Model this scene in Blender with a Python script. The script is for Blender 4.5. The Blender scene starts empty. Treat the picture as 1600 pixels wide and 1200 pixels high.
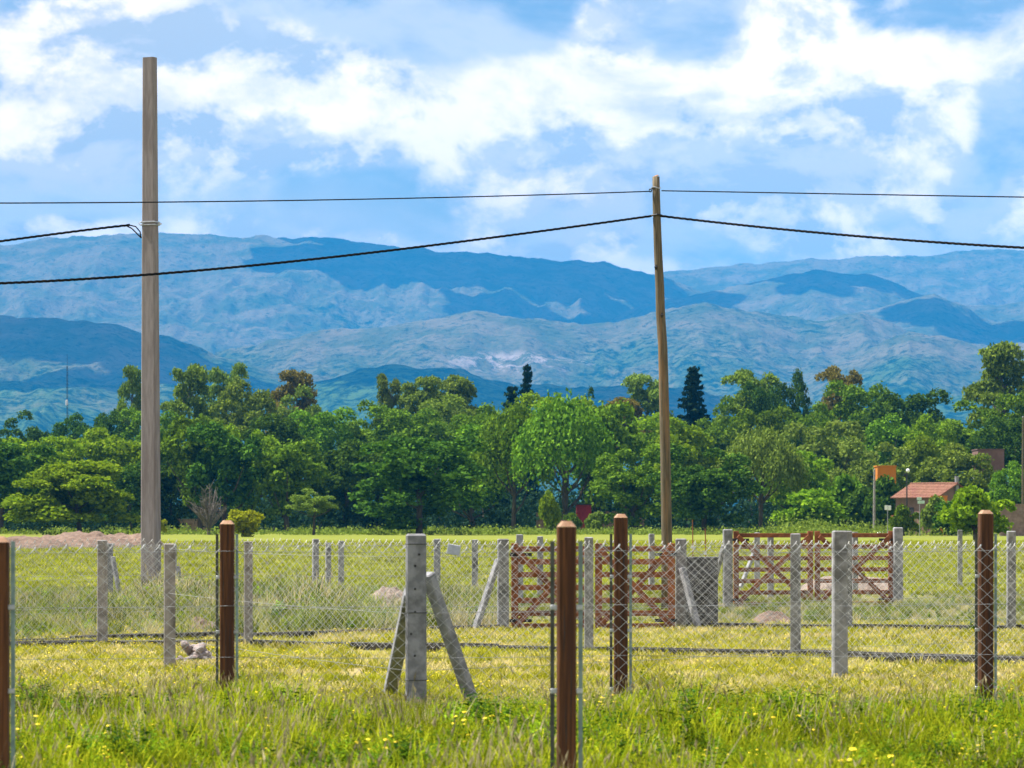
import bpy, math, random
import numpy as np
from mathutils import Vector, Matrix
R = math.radians
rnd = random.Random(7)
rng = np.random.default_rng(11)

# ------------------------------------------------------------------ camera
SC = bpy.context.scene
COL = SC.collection
F = 5333.0            # focal length in pixels of a 1600 wide frame (120 mm on 36 mm)
HC, HY = 1.7, 813.0   # eye height (m), horizon row
cam_d = bpy.data.cameras.new('camera')
cam = bpy.data.objects.new('camera', cam_d); COL.objects.link(cam)
cam.location = (0, 0, HC); cam.rotation_euler = (R(90), 0, 0)
cam_d.sensor_width = 36.0; cam_d.lens = 36.0 * F / 1600.0
cam_d.shift_y = (HY - 600.0) / 1600.0
cam_d.clip_start = 0.5; cam_d.clip_end = 40000
cam_d.dof.use_dof = True; cam_d.dof.focus_distance = 62.0; cam_d.dof.aperture_fstop = 6.7
SC.camera = cam

# ------------------------------------------------------------------ sky, sun, exposure
SUN_AZ, SUN_EL = -72.0, 61.0     # degrees; azimuth from +Y, negative = towards -X (left)
SUND = Vector((math.sin(R(SUN_AZ)) * math.cos(R(SUN_EL)), math.cos(R(SUN_AZ)) * math.cos(R(SUN_EL)), math.sin(R(SUN_EL))))
sl = bpy.data.lights.new('sun', 'SUN'); sl.energy = 5.0; sl.angle = R(0.53); sl.color = (1.0, 0.95, 0.86)
so = bpy.data.objects.new('sun', sl); COL.objects.link(so)
so.rotation_euler = (-SUND).to_track_quat('-Z', 'Y').to_euler()
SC.view_settings.view_transform = 'Standard'; SC.view_settings.look = 'None'
SC.view_settings.exposure = 1.25; SC.view_settings.gamma = 1.0
SC.view_settings.use_curve_mapping = False
SC.render.engine = 'CYCLES'
cy = SC.cycles
cy.use_denoising = True
cy.max_bounces = 5; cy.diffuse_bounces = 2; cy.glossy_bounces = 2; cy.transmission_bounces = 3
cy.volume_bounces = 0; cy.transparent_max_bounces = 6
cy.caustics_reflective = False; cy.caustics_refractive = False


class NT:
    """small helper to wire shader nodes"""
    def __init__(s, tree): s.t = tree; s.n = tree.nodes; s.l = tree.links
    def node(s, kind, **kw):
        n = s.n.new(kind)
        for k, v in kw.items(): setattr(n, k, v)
        return n
    def put(s, sock, v):
        if v is None: return
        if isinstance(v, bpy.types.NodeSocket): s.l.new(v, sock)
        else: sock.default_value = v
    def math(s, op, a, b=None, c=None, clamp=False):
        n = s.node('ShaderNodeMath', operation=op, use_clamp=clamp)
        s.put(n.inputs[0], a); s.put(n.inputs[1], b); s.put(n.inputs[2], c)
        return n.outputs[0]
    def vmath(s, op, a, b=None, out=0):
        n = s.node('ShaderNodeVectorMath', operation=op)
        s.put(n.inputs[0], a); s.put(n.inputs[1], b)
        return n.outputs[out]
    def noise(s, vec, scale, detail=4, rough=0.5, dist=0.0):
        n = s.node('ShaderNodeTexNoise'); s.put(n.inputs['Vector'], vec)
        n.inputs['Scale'].default_value = scale; n.inputs['Detail'].default_value = detail
        n.inputs['Roughness'].default_value = rough; n.inputs['Distortion'].default_value = dist
        return n.outputs['Fac']
    def ramp(s, v, a, b, smooth=True):
        n = s.node('ShaderNodeMapRange', clamp=True)
        if smooth: n.interpolation_type = 'SMOOTHSTEP'
        s.put(n.inputs['Value'], v); n.inputs['From Min'].default_value = a; n.inputs['From Max'].default_value = b
        return n.outputs['Result']
    def mix(s, f, a, b, blend='MIX'):
        n = s.node('ShaderNodeMix', data_type='RGBA', blend_type=blend)
        s.put(n.inputs[0], f)
        for i, v in ((6, a), (7, b)):
            if not isinstance(v, bpy.types.NodeSocket): v = (*v[:3], 1.0)
            s.put(n.inputs[i], v)
        return n.outputs[2]


def make_world():
    w = bpy.data.worlds.new('World'); SC.world = w; w.use_nodes = True
    T = NT(w.node_tree); w.node_tree.nodes.clear()
    out = T.node('ShaderNodeOutputWorld'); bg = T.node('ShaderNodeBackground'); bg.inputs['Strength'].default_value = 0.062
    T.l.new(bg.outputs[0], out.inputs[0])
    sky = T.node('ShaderNodeTexSky', sky_type='NISHITA'); sky.sun_disc = False
    sky.sun_elevation = R(SUN_EL); sky.sun_rotation = R(SUN_AZ)
    sky.altitude = 600; sky.air_density = 1.0; sky.dust_density = 0.4; sky.ozone_density = 2.5
    tint = T.mix(1.0, sky.outputs[0], SKY_TINT, 'MULTIPLY')
    d = T.node('ShaderNodeTexCoord').outputs['Generated']
    sp = T.node('ShaderNodeSeparateXYZ'); T.l.new(d, sp.inputs[0])
    az = T.math('ARCTAN2', sp.outputs[0], sp.outputs[1])
    el = T.math('ARCSINE', sp.outputs[2])
    cb = T.node('ShaderNodeCombineXYZ'); T.l.new(az, cb.inputs[0]); T.l.new(el, cb.inputs[1])
    wn = T.node('ShaderNodeTexNoise'); T.l.new(d, wn.inputs['Vector']); wn.inputs['Scale'].default_value = 22.0; wn.inputs['Detail'].default_value = 3
    ae = T.vmath('ADD', cb.outputs[0], T.vmath('MULTIPLY', T.vmath('SUBTRACT', wn.outputs['Color'], (.5, .5, .5)), (.05, .03, 0)))
    # cumulus field, everywhere on the sphere
    ds = T.vmath('MULTIPLY', d, (1.0, 1.0, 1.45))
    def field(vec):
        big = T.noise(vec, 9.0, 3, 0.5, 0.2)
        med = T.noise(vec, 26.0, 9, 0.60, 0.25)
        return T.math('ADD', T.math('MULTIPLY', big, 0.50), T.math('MULTIPLY', med, 0.57))
    n0 = field(ds)
    n1 = field(T.vmath('ADD', ds, (-.006, 0.0, .022)))   # a step towards the sun
    tot = n0
    for (px, py, wx, wy, amp) in CLOUDS:
        a = math.atan((px - 800) / F); e = math.atan((HY - py) / F)
        v = T.vmath('SUBTRACT', ae, (a, e, 0))
        v = T.vmath('MULTIPLY', v, (F / wx, F / wy, 0))
        r = T.vmath('LENGTH', v, out=1)
        g = T.ramp(r, 1.35, 0.0)
        tot = T.math('MULTIPLY_ADD', g, amp, tot)
    dens = T.ramp(tot, 0.49, 0.67)
    thick = T.ramp(tot, 0.62, 0.95)
    lit = T.ramp(T.math('SUBTRACT', n0, n1), -0.06, 0.06)
    fine = T.noise(ds, 60.0, 6, 0.6)
    shade = T.math('MULTIPLY', thick, T.ramp(fine, 0.36, 0.62))
    shade = T.math('MULTIPLY_ADD', T.math('SUBTRACT', 1.0, lit), 0.85, T.math('MULTIPLY', T.math('SUBTRACT', 1.0, shade), 0.30), clamp=True)
    grey = T.ramp(T.noise(T.vmath('MULTIPLY', ds, (1, 1, 1.3)), 19.0, 6, 0.6, 0.3), .46, .66)
    shade = T.math('MULTIPLY_ADD', grey, 0.5, T.math('MULTIPLY', shade, 0.8), clamp=True)
    ccol = T.mix(shade, CLOUD_LIT, CLOUD_DIM)
    # a thin grey-blue veil of higher cloud
    veil = T.ramp(T.noise(T.vmath('MULTIPLY', d, (1, 1, 3.0)), 7.0, 5, 0.5, 0.3), 0.42, 0.72)
    base = T.mix(T.math('MULTIPLY', veil, 0.8), tint, VEIL)
    soft = T.ramp(T.noise(T.vmath('MULTIPLY', d, (1, 1, 2.0)), 13.0, 7, 0.58, 0.4), .38, .62)
    base = T.mix(T.math('MULTIPLY', soft, 0.62), base, SOFT)
    up = T.ramp(sp.outputs[2], -0.02, 0.01)
    col = T.mix(T.math('MULTIPLY', dens, up), base, ccol)
    T.l.new(col, bg.inputs['Color'])

SKY_TINT = (0.70, 0.74, 0.78)
CLOUD_LIT = (14.8, 12.2, 11.2)
CLOUD_DIM = (5.0, 5.3, 5.8)
VEIL = (5.4, 5.7, 6.1)
SOFT = (8.4, 7.9, 7.8)
# cloud banks in view: column, row, half width, half height, weight
CLOUDS = [(90, 120, 300, 90, 0.25), (520, 165, 230, 110, 0.32), (250, 90, 200, 50, 0.16), (660, 30, 260, 95, -.22),
          (1000, 210, 270, 150, 0.29), (1210, 60, 110, 110, 0.27), (1150, 250, 200, 120, 0.23), (1075, 50, 90, 75, -.28),
          (930, 40, 80, 60, 0.27), (1440, 80, 150, 45, -.10), (1420, 150, 220, 80, .16), (1540, 215, 110, 90, -.22), (1380, 230, 130, 80, 0.16),
          (40, 240, 80, 70, 0.25), (150, 265, 120, 40, 0.14), (120, 330, 330, 30, -.12), (560, 300, 300, 36, -.12), (250, 230, 200, 60, .10), (60, 360, 160, 22, .16),
          (640, 375, 260, 26, 0.23), (870, 370, 160, 30, 0.14), (1050, 385, 90, 35, -.20), (1350, 375, 280, 36, 0.25),
          (1580, 320, 60, 60, 0.25), (1240, 320, 160, 30, 0.14), (60, 20, 120, 40, -.06), (330, 40, 260, 50, .10)]
make_world()
SC.world.cycles.sampling_method = 'MANUAL'; SC.world.cycles.sample_map_resolution = 256

# ------------------------------------------------------------------ helpers
def at(px, py, Y):
    return Vector(((px - 800) * Y / F, Y, HC - (py - HY) * Y / F))
def gx(px, Y): return (px - 800) * Y / F
def gy(py): return HC * F / (py - HY)
def zpx(py, Y): return HC - (py - HY) * Y / F

def tag(o, label=None, cat=None, group=None, kind=None):
    if label: o['label'] = label
    if cat: o['category'] = cat
    if group: o['group'] = group
    if kind: o['kind'] = kind
    return o
def empty(name, loc=(0, 0, 0), rz=0.0):
    o = bpy.data.objects.new(name, None); COL.objects.link(o)
    o.location = loc; o.rotation_euler = (0, 0, rz); o.empty_display_size = 0.2
    return o
def link(name, me, parent=None, loc=None):
    o = bpy.data.objects.new(name, me); COL.objects.link(o)
    if parent is not None: o.parent = parent
    if loc is not None: o.location = loc
    return o

class MB:
    """collects verts/faces, then builds ONE mesh"""
    def __init__(s): s.v = []; s.f = []
    def add(s, vs, fs):
        b = len(s.v); s.v += [tuple(x) for x in vs]; s.f += [tuple(i + b for i in f) for f in fs]
        return s
    def box(s, c, size, rot=None, bevel=0.0, taper=1.0):
        hx, hy, hz = size[0] / 2, size[1] / 2, size[2] / 2
        M = rot if rot is not None else Matrix.Identity(3)
        c = Vector(c)
        if bevel <= 0:
            vs = []
            for z in (-1, 1):
                t = taper if z > 0 else 1.0
                for (x, y) in ((-1, -1), (1, -1), (1, 1), (-1, 1)):
                    vs.append(c + M @ Vector((x * hx * t, y * hy * t, z * hz)))
            fs = [(3, 2, 1, 0), (4, 5, 6, 7), (0, 1, 5, 4), (1, 2, 6, 5), (2, 3, 7, 6), (3, 0, 4, 7)]
            return s.add(vs, fs)
        b = bevel; rings = []
        for (z, inset) in ((-hz, b), (-hz + b, 0), (hz - b, 0), (hz, b)):
            t = taper if z > 0 else 1.0
            ax, ay = hx * t - inset, hy * t - inset
            ring = []
            for (x, y, dx, dy) in ((-1, -1, 1, 0), (1, -1, -1, 0), (1, -1, 0, 1), (1, 1, 0, -1), (1, 1, -1, 0), (-1, 1, 1, 0), (-1, 1, 0, -1), (-1, -1, 0, 1)):
                k = b if inset == 0 else b * 0.6
                ring.append(c + M @ Vector((x * ax + dx * k, y * ay + dy * k, z)))
            rings.append(ring)
        vs = [p for r in rings for p in r]; fs = [tuple(range(7, -1, -1)), tuple(range(24, 32))]
        for r in range(3):
            for i in range(8):
                j = (i + 1) % 8
                fs.append((r * 8 + i, r * 8 + j, r * 8 + 8 + j, r * 8 + 8 + i))
        return s.add(vs, fs)
    def bar(s, a, b, w, h, bevel=0.0, up=(0, 0, 1)):
        """box from a to b, w across, h along 'up'"""
        a, b = Vector(a), Vector(b); d = b - a; L = d.length; z = d.normalized()
        u = Vector(up)
        x = u.cross(z)
        if x.length < 1e-5: x = Vector((1, 0, 0))
        x.normalize(); y = z.cross(x)
        M = Matrix((x, y, z)).transposed()
        return s.box((a + b) / 2, (w, h, L), M, bevel)
    def tube(s, pts, rad, n=6, caps=True):
        pts = [Vector(p) for p in pts]
        if not hasattr(rad, '__len__'): rad = [rad] * len(pts)
        b = len(s.v); prev = None
        for i, p in enumerate(pts):
            t = (pts[min(i + 1, len(pts) - 1)] - pts[max(i - 1, 0)]).normalized()
            ref = Vector((0, 0, 1)) if abs(t.z) < 0.9 else Vector((0, 1, 0))
            x = ref.cross(t).normalized(); y = t.cross(x)
            for k in range(n):
                a = 2 * math.pi * k / n
                s.v.append(tuple(p + (x * math.cos(a) + y * math.sin(a)) * rad[i]))
        for i in range(len(pts) - 1):
            for k in range(n):
                j = (k + 1) % n
                s.f.append((b + i * n + k, b + i * n + j, b + (i + 1) * n + j, b + (i + 1) * n + k))
        if caps:
            s.f.append(tuple(b + k for k in reversed(range(n))))
            s.f.append(tuple(b + (len(pts) - 1) * n + k for k in range(n)))
        return s
    def mesh(s, name, mat, smooth=False):
        me = bpy.data.meshes.new(name); me.from_pydata(s.v, [], s.f)
        if mat: me.materials.append(mat)
        if smooth: me.polygons.foreach_set('use_smooth', [True] * len(me.polygons))
        me.update(); return me
    def build(s, name, mat, parent=None, smooth=False, loc=None):
        return link(name, s.mesh(name, mat, smooth), parent, loc)

def np_mesh(name, verts, faces, mat, smooth=False, attrs=None):
    me = bpy.data.meshes.new(name)
    nv, nf, k = len(verts), len(faces), faces.shape[1]
    me.vertices.add(nv); me.vertices.foreach_set('co', verts.astype(np.float32).ravel())
    me.loops.add(nf * k); me.loops.foreach_set('vertex_index', faces.astype(np.int32).ravel())
    me.polygons.add(nf); me.polygons.foreach_set('loop_start', np.arange(0, nf * k, k, dtype=np.int32))
    me.polygons.foreach_set('loop_total', np.full(nf, k, dtype=np.int32))
    if smooth: me.polygons.foreach_set('use_smooth', np.ones(nf, dtype=bool))
    if mat: me.materials.append(mat)
    for nm, dom, arr in (attrs or []):
        a = me.attributes.new(nm, 'FLOAT', dom); a.data.foreach_set('value', arr.astype(np.float32))
    me.update(); me.validate()
    return me

def vnoise(x, y, seed=0):
    xi = np.floor(x).astype(np.int64); yi = np.floor(y).astype(np.int64); xf = x - xi; yf = y - yi
    def h(a, b):
        n = (a * 374761393 + b * 668265263 + seed * 1442695041) & 0xffffffff
        n = ((n ^ (n >> 13)) * 1274126177) & 0xffffffff
        return ((n ^ (n >> 16)) & 0xffff) / 65535.0
    u = xf * xf * xf * (xf * (xf * 6 - 15) + 10); v = yf * yf * yf * (yf * (yf * 6 - 15) + 10)
    return (h(xi, yi) * (1 - u) + h(xi + 1, yi) * u) * (1 - v) + (h(xi, yi + 1) * (1 - u) + h(xi + 1, yi + 1) * u) * v
def fbm(x, y, oct=5, seed=0, ridged=False):
    t = 0; a = 0.5; tot = 0
    for o in range(oct):
        n = vnoise(x * 2 ** o + 17.3 * o, y * 2 ** o - 9.1 * o, seed + o)
        if ridged: n = 1 - np.abs(2 * n - 1)
        t = t + a * n; tot += a; a *= 0.5
    return t / tot

# ------------------------------------------------------------------ materials
MATS = {}
def mat(name):
    m = bpy.data.materials.new(name); m.use_nodes = True; m.node_tree.nodes.clear()
    T = NT(m.node_tree); out = T.node('ShaderNodeOutputMaterial')
    MATS[name] = m
    return m, T, out
def principled(T, out, col, rough=0.8, metal=0.0, bump=None, spec=0.3):
    p = T.node('ShaderNodeBsdfPrincipled'); T.put(p.inputs['Base Color'], col if isinstance(col, bpy.types.NodeSocket) else (*col, 1))
    T.put(p.inputs['Roughness'], rough); p.inputs['Metallic'].default_value = metal
    p.inputs['Specular IOR Level'].default_value = spec
    if bump is not None:
        b = T.node('ShaderNodeBump'); b.inputs['Strength'].default_value = bump[1]; b.inputs['Distance'].default_value = bump[2]
        T.l.new(bump[0], b.inputs['Height']); T.l.new(b.outputs[0], p.inputs['Normal'])
    T.l.new(p.outputs[0], out.inputs[0]); return p

def m_two(name, c1, c2, scale, rough=0.85, bump=(0.4, 0.01), stretch=(1, 1, 1), detail=6, c3=None, lo=.35, hi=.65, metal=0.0, spec=0.3, world=False):
    m, T, out = mat(name)
    if world: co = T.node('ShaderNodeNewGeometry').outputs['Position']
    else: co = T.node('ShaderNodeTexCoord').outputs['Object']
    oi = T.node('ShaderNodeObjectInfo')
    v = T.vmath('MULTIPLY', co, stretch)
    v = T.vmath('ADD', v, T.vmath('MULTIPLY', oi.outputs['Random'], (13.0, 7.0, 5.0))) if not world else v
    n = T.noise(v, scale, detail, 0.6)
    col = T.mix(T.ramp(n, lo, hi), c1, c2)
    if c3 is not None:
        n2 = T.noise(v, scale * 0.23, 5, 0.65)
        col = T.mix(T.ramp(n2, .5, .68), col, c3)
    br = T.math('MULTIPLY_ADD', oi.outputs['Random'], 0.22, 0.89)
    cc = T.node('ShaderNodeCombineXYZ')
    for i in range(3): T.l.new(br, cc.inputs[i])
    col = T.mix(1.0, col, cc.outputs[0], 'MULTIPLY')
    principled(T, out, col, rough, metal, (n, bump[0], bump[1]) if bump else None, spec)
    return m

CONC = m_two('concrete', (.195, .197, .208), (.33, .33, .345), 9.0, .9, (.5, .012), c3=(.125, .125, .125))
CONC_OLD = m_two('weathered_concrete', (.23, .21, .205), (.34, .32, .31), 12.0, .95, (.6, .015), c3=(.13, .12, .11))
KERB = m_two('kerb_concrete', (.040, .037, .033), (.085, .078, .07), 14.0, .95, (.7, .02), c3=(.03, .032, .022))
POLEC = m_two('pole_concrete', (.205, .18, .18), (.27, .242, .242), 3.0, .9, (.25, .01), (6, 6, .7), c3=(.18, .152, .15))
BLOCK = m_two('pillar_concrete', (.075, .075, .08), (.15, .15, .155), 10.0, .95, (.8, .02), c3=(.05, .05, .05))
BROWN = m_two('stained_timber', (.045, .016, .005), (.165, .062, .020), 6.0, .8, (.8, .010), (9, 9, .30), detail=8, c3=(.06, .022, .010), spec=.4)
ENDG_LITBEV = m_two('end_grain_lit_bevel', (.28, .15, .085), (.40, .25, .16), 22.0, .8, (.5, .004))
GATEW = m_two('gate_timber', (.19, .062, .026), (.33, .12, .05), 6.0, .7, (.4, .005), (2, 2, 2), detail=8, c3=(.13, .045, .02))
POLEW = m_two('grey_pole_timber', (.085, .070, .043), (.175, .145, .095), 5.0, .85, (.6, .01), (9, 9, .5), detail=8, c3=(.24, .15, .075))
WIRE = m_two('galvanised_wire', (.50, .51, .53), (.64, .65, .66), 30.0, .6, None, metal=.0, spec=.15)
STRAND = m_two('strand_wire', (.20, .21, .22), (.30, .31, .32), 30.0, .7, None, metal=.0, spec=.05)
BARM = m_two('tension_bar_steel', (.17, .25, .24), (.27, .37, .36), 12.0, .5, (.2, .003), metal=.3, spec=.5)
BARD = m_two('dark_bar_steel', (.045, .05, .045), (.09, .10, .09), 12.0, .5, (.2, .003), metal=.3, spec=.5)
CABLE = m_two('black_cable', (.008, .008, .009), (.016, .016, .018), 8.0, .85, None, spec=.08)
STEEL = m_two('steel_band', (.42, .44, .46), (.58, .6, .62), 15.0, .35, None, metal=.6)
BLACKM = m_two('black_iron', (.015, .015, .016), (.04, .04, .042), 10.0, .5, None)
RUST = m_two('rusty_rod', (.20, .07, .03), (.32, .13, .06), 9.0, .8, None)
DIRT = m_two('pinkish_soil', (.13, .088, .068), (.215, .15, .115), 3.2, 1.0, (1.0, .12), detail=9, c3=(.13, .08, .06), world=True)
GRAVEL = m_two('gravel', (.19, .15, .12), (.30, .24, .20), 16.0, 1.0, (1.0, .03), detail=8, c3=(.14, .105, .085), world=True)
STONE = m_two('rubble_stone', (.20, .165, .155), (.40, .36, .35), 9.0, .95, (.8, .02), c3=(.42, .27, .22))
BARK = m_two('bark', (.045, .035, .026), (.10, .08, .06), 2.0, .95, (.8, .05), (4, 4, .6))
BARKP = m_two('pale_bark', (.10, .085, .075), (.17, .15, .13), 2.0, .95, (.8, .05), (4, 4, .6))
WHITE = m_two('white_sheet', (.74, .75, .77), (.82, .83, .84), 5.0, .6, None)
TAGM = m_two('grey_plastic', (.40, .42, .50), (.52, .54, .62), 30.0, .6, None)
RED = m_two('red_paint', (.22, .010, .02), (.30, .02, .03), 3.0, .6, None)
ORANGE = m_two('orange_render', (.50, .16, .012), (.56, .19, .016), 2.0, .9, (.2, .02))
BROWNR = m_two('brown_render', (.15, .085, .065), (.19, .11, .09), 1.5, .9, (.2, .02))
PALER = m_two('pale_render', (.50, .52, .56), (.60, .62, .65), 1.5, .9, (.2, .02))
WALLR = m_two('pink_brown_render', (.17, .11, .085), (.23, .15, .12), 1.2, .9, (.3, .02), c3=(.25, .15, .12))
TILE = m_two('clay_tile', (.145, .066, .040), (.225, .105, .066), 3.0, .85, (.5, .02), c3=(.16, .06, .045))
SIGNG = m_two('pale_green_sign', (.42, .58, .52), (.52, .66, .60), 3.0, .5, None)
BRICKM = m_two('pale_brick', (.18, .12, .10), (.27, .19, .17), 2.5, .95, (.4, .02))

def leaf_mat(name, c1, c2, transl=0.35, var=0.5):
    m, T, out = mat(name)
    oi = T.node('ShaderNodeObjectInfo'); at_ = T.node('ShaderNodeAttribute', attribute_name='tone')
    col = T.mix(at_.outputs['Fac'], c1, c2)
    br = T.math('MULTIPLY_ADD', oi.outputs['Random'], var, 1.0 - var * 0.5)
    hs = T.node('ShaderNodeHueSaturation')
    T.put(hs.inputs['Hue'], T.math('MULTIPLY_ADD', oi.outputs['Random'], 0.024, 0.488)); T.put(hs.inputs['Value'], br)
    T.l.new(col, hs.inputs['Color'])
    d = T.node('ShaderNodeBsdfDiffuse'); t = T.node('ShaderNodeBsdfTranslucent')
    T.l.new(hs.outputs[0], d.inputs['Color'])
    tc = T.mix(1.0, hs.outputs[0], (1.1, 1.15, .55), 'MULTIPLY'); T.l.new(tc, t.inputs['Color'])
    ms = T.node('ShaderNodeMixShader'); ms.inputs[0].default_value = transl
    T.l.new(d.outputs[0], ms.inputs[1]); T.l.new(t.outputs[0], ms.inputs[2])
    T.l.new(ms.outputs[0], out.inputs[0]); return m

L_GREEN = leaf_mat('leaf_green', (.038, .095, .008), (.190, .310, .022), .24)
L_BRIGHT = leaf_mat('leaf_bright', (.075, .160, .008), (.265, .390, .020), .30, .25)
L_DARK = leaf_mat('leaf_dark', (.017, .050, .008), (.100, .190, .020), .22, .3)
L_OLIVE = leaf_mat('leaf_olive', (.065, .115, .015), (.235, .315, .042), .26, .35)
L_PALE = leaf_mat('leaf_pale', (.090, .150, .024), (.250, .335, .058), .26, .25)
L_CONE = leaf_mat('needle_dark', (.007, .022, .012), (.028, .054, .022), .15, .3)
L_BROWN = leaf_mat('leaf_brown', (.11, .105, .022), (.25, .21, .045), .28, .2)
L_LIME = leaf_mat('leaf_lime', (.20, .26, .010), (.40, .43, .020), .38, .2)

def grass_mat(name, c1, c2, dry, dry_lo, dry_hi, transl=.4):
    m, T, out = mat(name)
    oi = T.node('ShaderNodeObjectInfo'); at_ = T.node('ShaderNodeAttribute', attribute_name='tone')
    col = T.mix(at_.outputs['Fac'], c1, c2)
    n = T.noise(oi.outputs['Location'], 0.55, 4, 0.6)
    k = T.math('ADD', T.math('MULTIPLY', n, 0.8), T.math('MULTIPLY', oi.outputs['Random'], 0.25))
    col = T.mix(T.ramp(k, dry_lo, dry_hi), col, dry)
    hs = T.node('ShaderNodeHueSaturation'); T.put(hs.inputs['Value'], T.math('MULTIPLY_ADD', oi.outputs['Random'], .8, .55)); T.l.new(col, hs.inputs['Color'])
    d = T.node('ShaderNodeBsdfDiffuse'); t = T.node('ShaderNodeBsdfTranslucent')
    T.l.new(hs.outputs[0], d.inputs['Color']); T.l.new(hs.outputs[0], t.inputs['Color'])
    ms = T.node('ShaderNodeMixShader'); ms.inputs[0].default_value = transl
    T.l.new(d.outputs[0], ms.inputs[1]); T.l.new(t.outputs[0], ms.inputs[2])
    T.l.new(ms.outputs[0], out.inputs[0]); return m
G_LUSH = grass_mat('grass_lush', (.120, .200, .006), (.50, .52, .026), (.62, .55, .20), .70, .90, .5)
G_MOWN = grass_mat('grass_mown', (.24, .27, .012), (.54, .52, .040), (.58, .49, .23), .48, .70, .45)
G_WEED = grass_mat('grass_weedy', (.080, .150, .014), (.36, .40, .06), (.50, .42, .24), .50, .72, .45)
G_FIELD = grass_mat('grass_field', (.19, .24, .016), (.46, .46, .036), (.50, .45, .13), .58, .80, .5)
FLOW_Y = m_two('yellow_petal', (.75, .52, .01), (.85, .66, .02), 5.0, .7, None)
FLOW_W = m_two('pale_petal', (.62, .56, .60), (.75, .72, .72), 5.0, .7, None)
G_SEED = grass_mat('grass_seed_head', (.36, .30, .17), (.55, .48, .30), (.60, .52, .34), .5, .8)

# ------------------------------------------------------------------ ground
def ground_material():
    m, T, out = mat('field_soil_and_turf')
    p = T.node('ShaderNodeNewGeometry').outputs['Position']
    sp = T.node('ShaderNodeSeparateXYZ'); T.l.new(p, sp.inputs[0])
    y = sp.outputs[1]
    n_big = T.noise(p, 0.35, 5, 0.6); n_fine = T.noise(p, 9.0, 6, 0.7); n_far = T.noise(p, 0.03, 5, 0.6)
    streak = T.noise(T.vmath('MULTIPLY', p, (1, .25, 1)), 1.6, 6, .65)
    mown = T.mix(T.ramp(n_big, .42, .62), (.20, .20, .026), (.34, .27, .12))
    mown = T.mix(T.math('MULTIPLY', T.ramp(n_fine, .4, .7), .5), mown, (0.124, 0.105, 0.037))
    lush = T.mix(T.ramp(n_fine, .3, .7), (0.031, 0.037, 0.009), (0.081, 0.081, 0.022))
    weedy = T.mix(T.ramp(streak, .35, .65), (0.105, 0.115, 0.028), (0.167, 0.149, 0.062))
    field = T.mix(T.ramp(streak, .3, .7), (0.135, 0.160, 0.018), (0.185, 0.205, 0.026))
    field = T.mix(T.ramp(n_far, .45, .75), field, (.19, .195, .04))
    c = T.mix(T.ramp(T.math('ADD', y, T.math('MULTIPLY', n_big, 4.0)), 33.0, 36.5), lush, mown)
    c = T.mix(T.ramp(T.math('ADD', y, T.math('MULTIPLY', n_big, 3.0)), 52.0, 54.0), c, weedy)
    c = T.mix(T.ramp(T.math('ADD', y, T.math('MULTIPLY', n_big, 16.0)), 76.0, 100.0), c, field)
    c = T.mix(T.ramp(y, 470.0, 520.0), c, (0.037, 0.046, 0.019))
    principled(T, out, c, .95, 0, (n_fine, .6, .03), .1)
    return m
def make_ground():
    xs = np.concatenate([np.linspace(-5300, -60, 20), np.linspace(-50, 50, 51), np.linspace(60, 5300, 20)])
    ys = np.concatenate([np.linspace(-300, 8, 8), np.linspace(10, 130, 90), np.geomspace(135, 18200, 80)])
    X, Y = np.meshgrid(xs, ys)
    Z = 0.06 * (fbm(X * .35, Y * .35, 4, 3) - .5) * np.clip((150 - Y) / 60, 0, 1) * (np.abs(X) < 58)
    V = np.stack([X, Y, Z], -1).reshape(-1, 3); nx = len(xs)
    i = np.arange((len(ys) - 1) * (nx - 1)); r, c = i // (nx - 1), i % (nx - 1); a = r * nx + c
    me = np_mesh('ground', V, np.stack([a, a + 1, a + nx + 1, a + nx], 1), ground_material(), True)
    tag(link('ground', me), 'flat green field running back to the trees and hills', kind='structure')
make_ground()

# ------------------------------------------------------------------ mountains
RIDGES = [  # distance, front slope, back slope, profile (column,row)
    (16600, .34, .5, [(-500, 470), (900, 470), (1000, 432), (1040, 423), (1100, 421), (1160, 413), (1230, 408), (1260, 405), (1310, 408), (1385, 399), (1440, 403), (1500, 393), (1540, 391), (1620, 392), (1800, 396), (2100, 410)]),
    (14600, .30, .5, [(-500, 410), (-200, 395), (0, 383), (60, 373), (150, 368), (270, 361), (300, 366), (330, 364), (360, 369), (430, 371), (520, 374), (600, 382), (680, 392), (750, 395), (830, 406), (900, 407), (945, 412), (1000, 424), (1050, 438), (1120, 466), (1250, 500), (2100, 540)]),
    (13400, .36, .5, [(-500, 700), (900, 520), (1000, 480), (1080, 458), (1150, 446), (1220, 430), (1290, 420), (1350, 428), (1400, 446), (1470, 468), (1560, 480), (1700, 450), (2100, 470)]),
    (12000, .40, .5, [(-500, 700), (1150, 560), (1250, 505), (1330, 488), (1400, 470), (1460, 457), (1500, 474), (1550, 500), (1620, 490), (1750, 470), (2100, 500)]),
    (10400, .34, .5, [(-500, 540), (0, 540), (300, 560), (420, 530), (560, 512), (650, 500), (740, 487), (850, 497), (960, 505), (1040, 484), (1100, 474), (1180, 482), (1260, 502), (1350, 490), (1430, 520), (1560, 540), (1800, 520), (2100, 560)]),
    (9400, .30, .5, [(-500, 490), (-100, 500), (60, 498), (170, 506), (300, 540), (450, 585), (700, 600), (1000, 620), (1250, 590), (1330, 560), (1420, 520), (1560, 545), (1650, 520), (1800, 510), (2100, 560)]),
    (7800, .26, .5, [(-500, 600), (0, 590), (250, 600), (420, 612), (520, 585), (610, 572), (720, 582), (810, 604), (900, 604), (980, 596), (1060, 612), (1200, 640), (1600, 620), (2100, 610)]),
]
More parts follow.
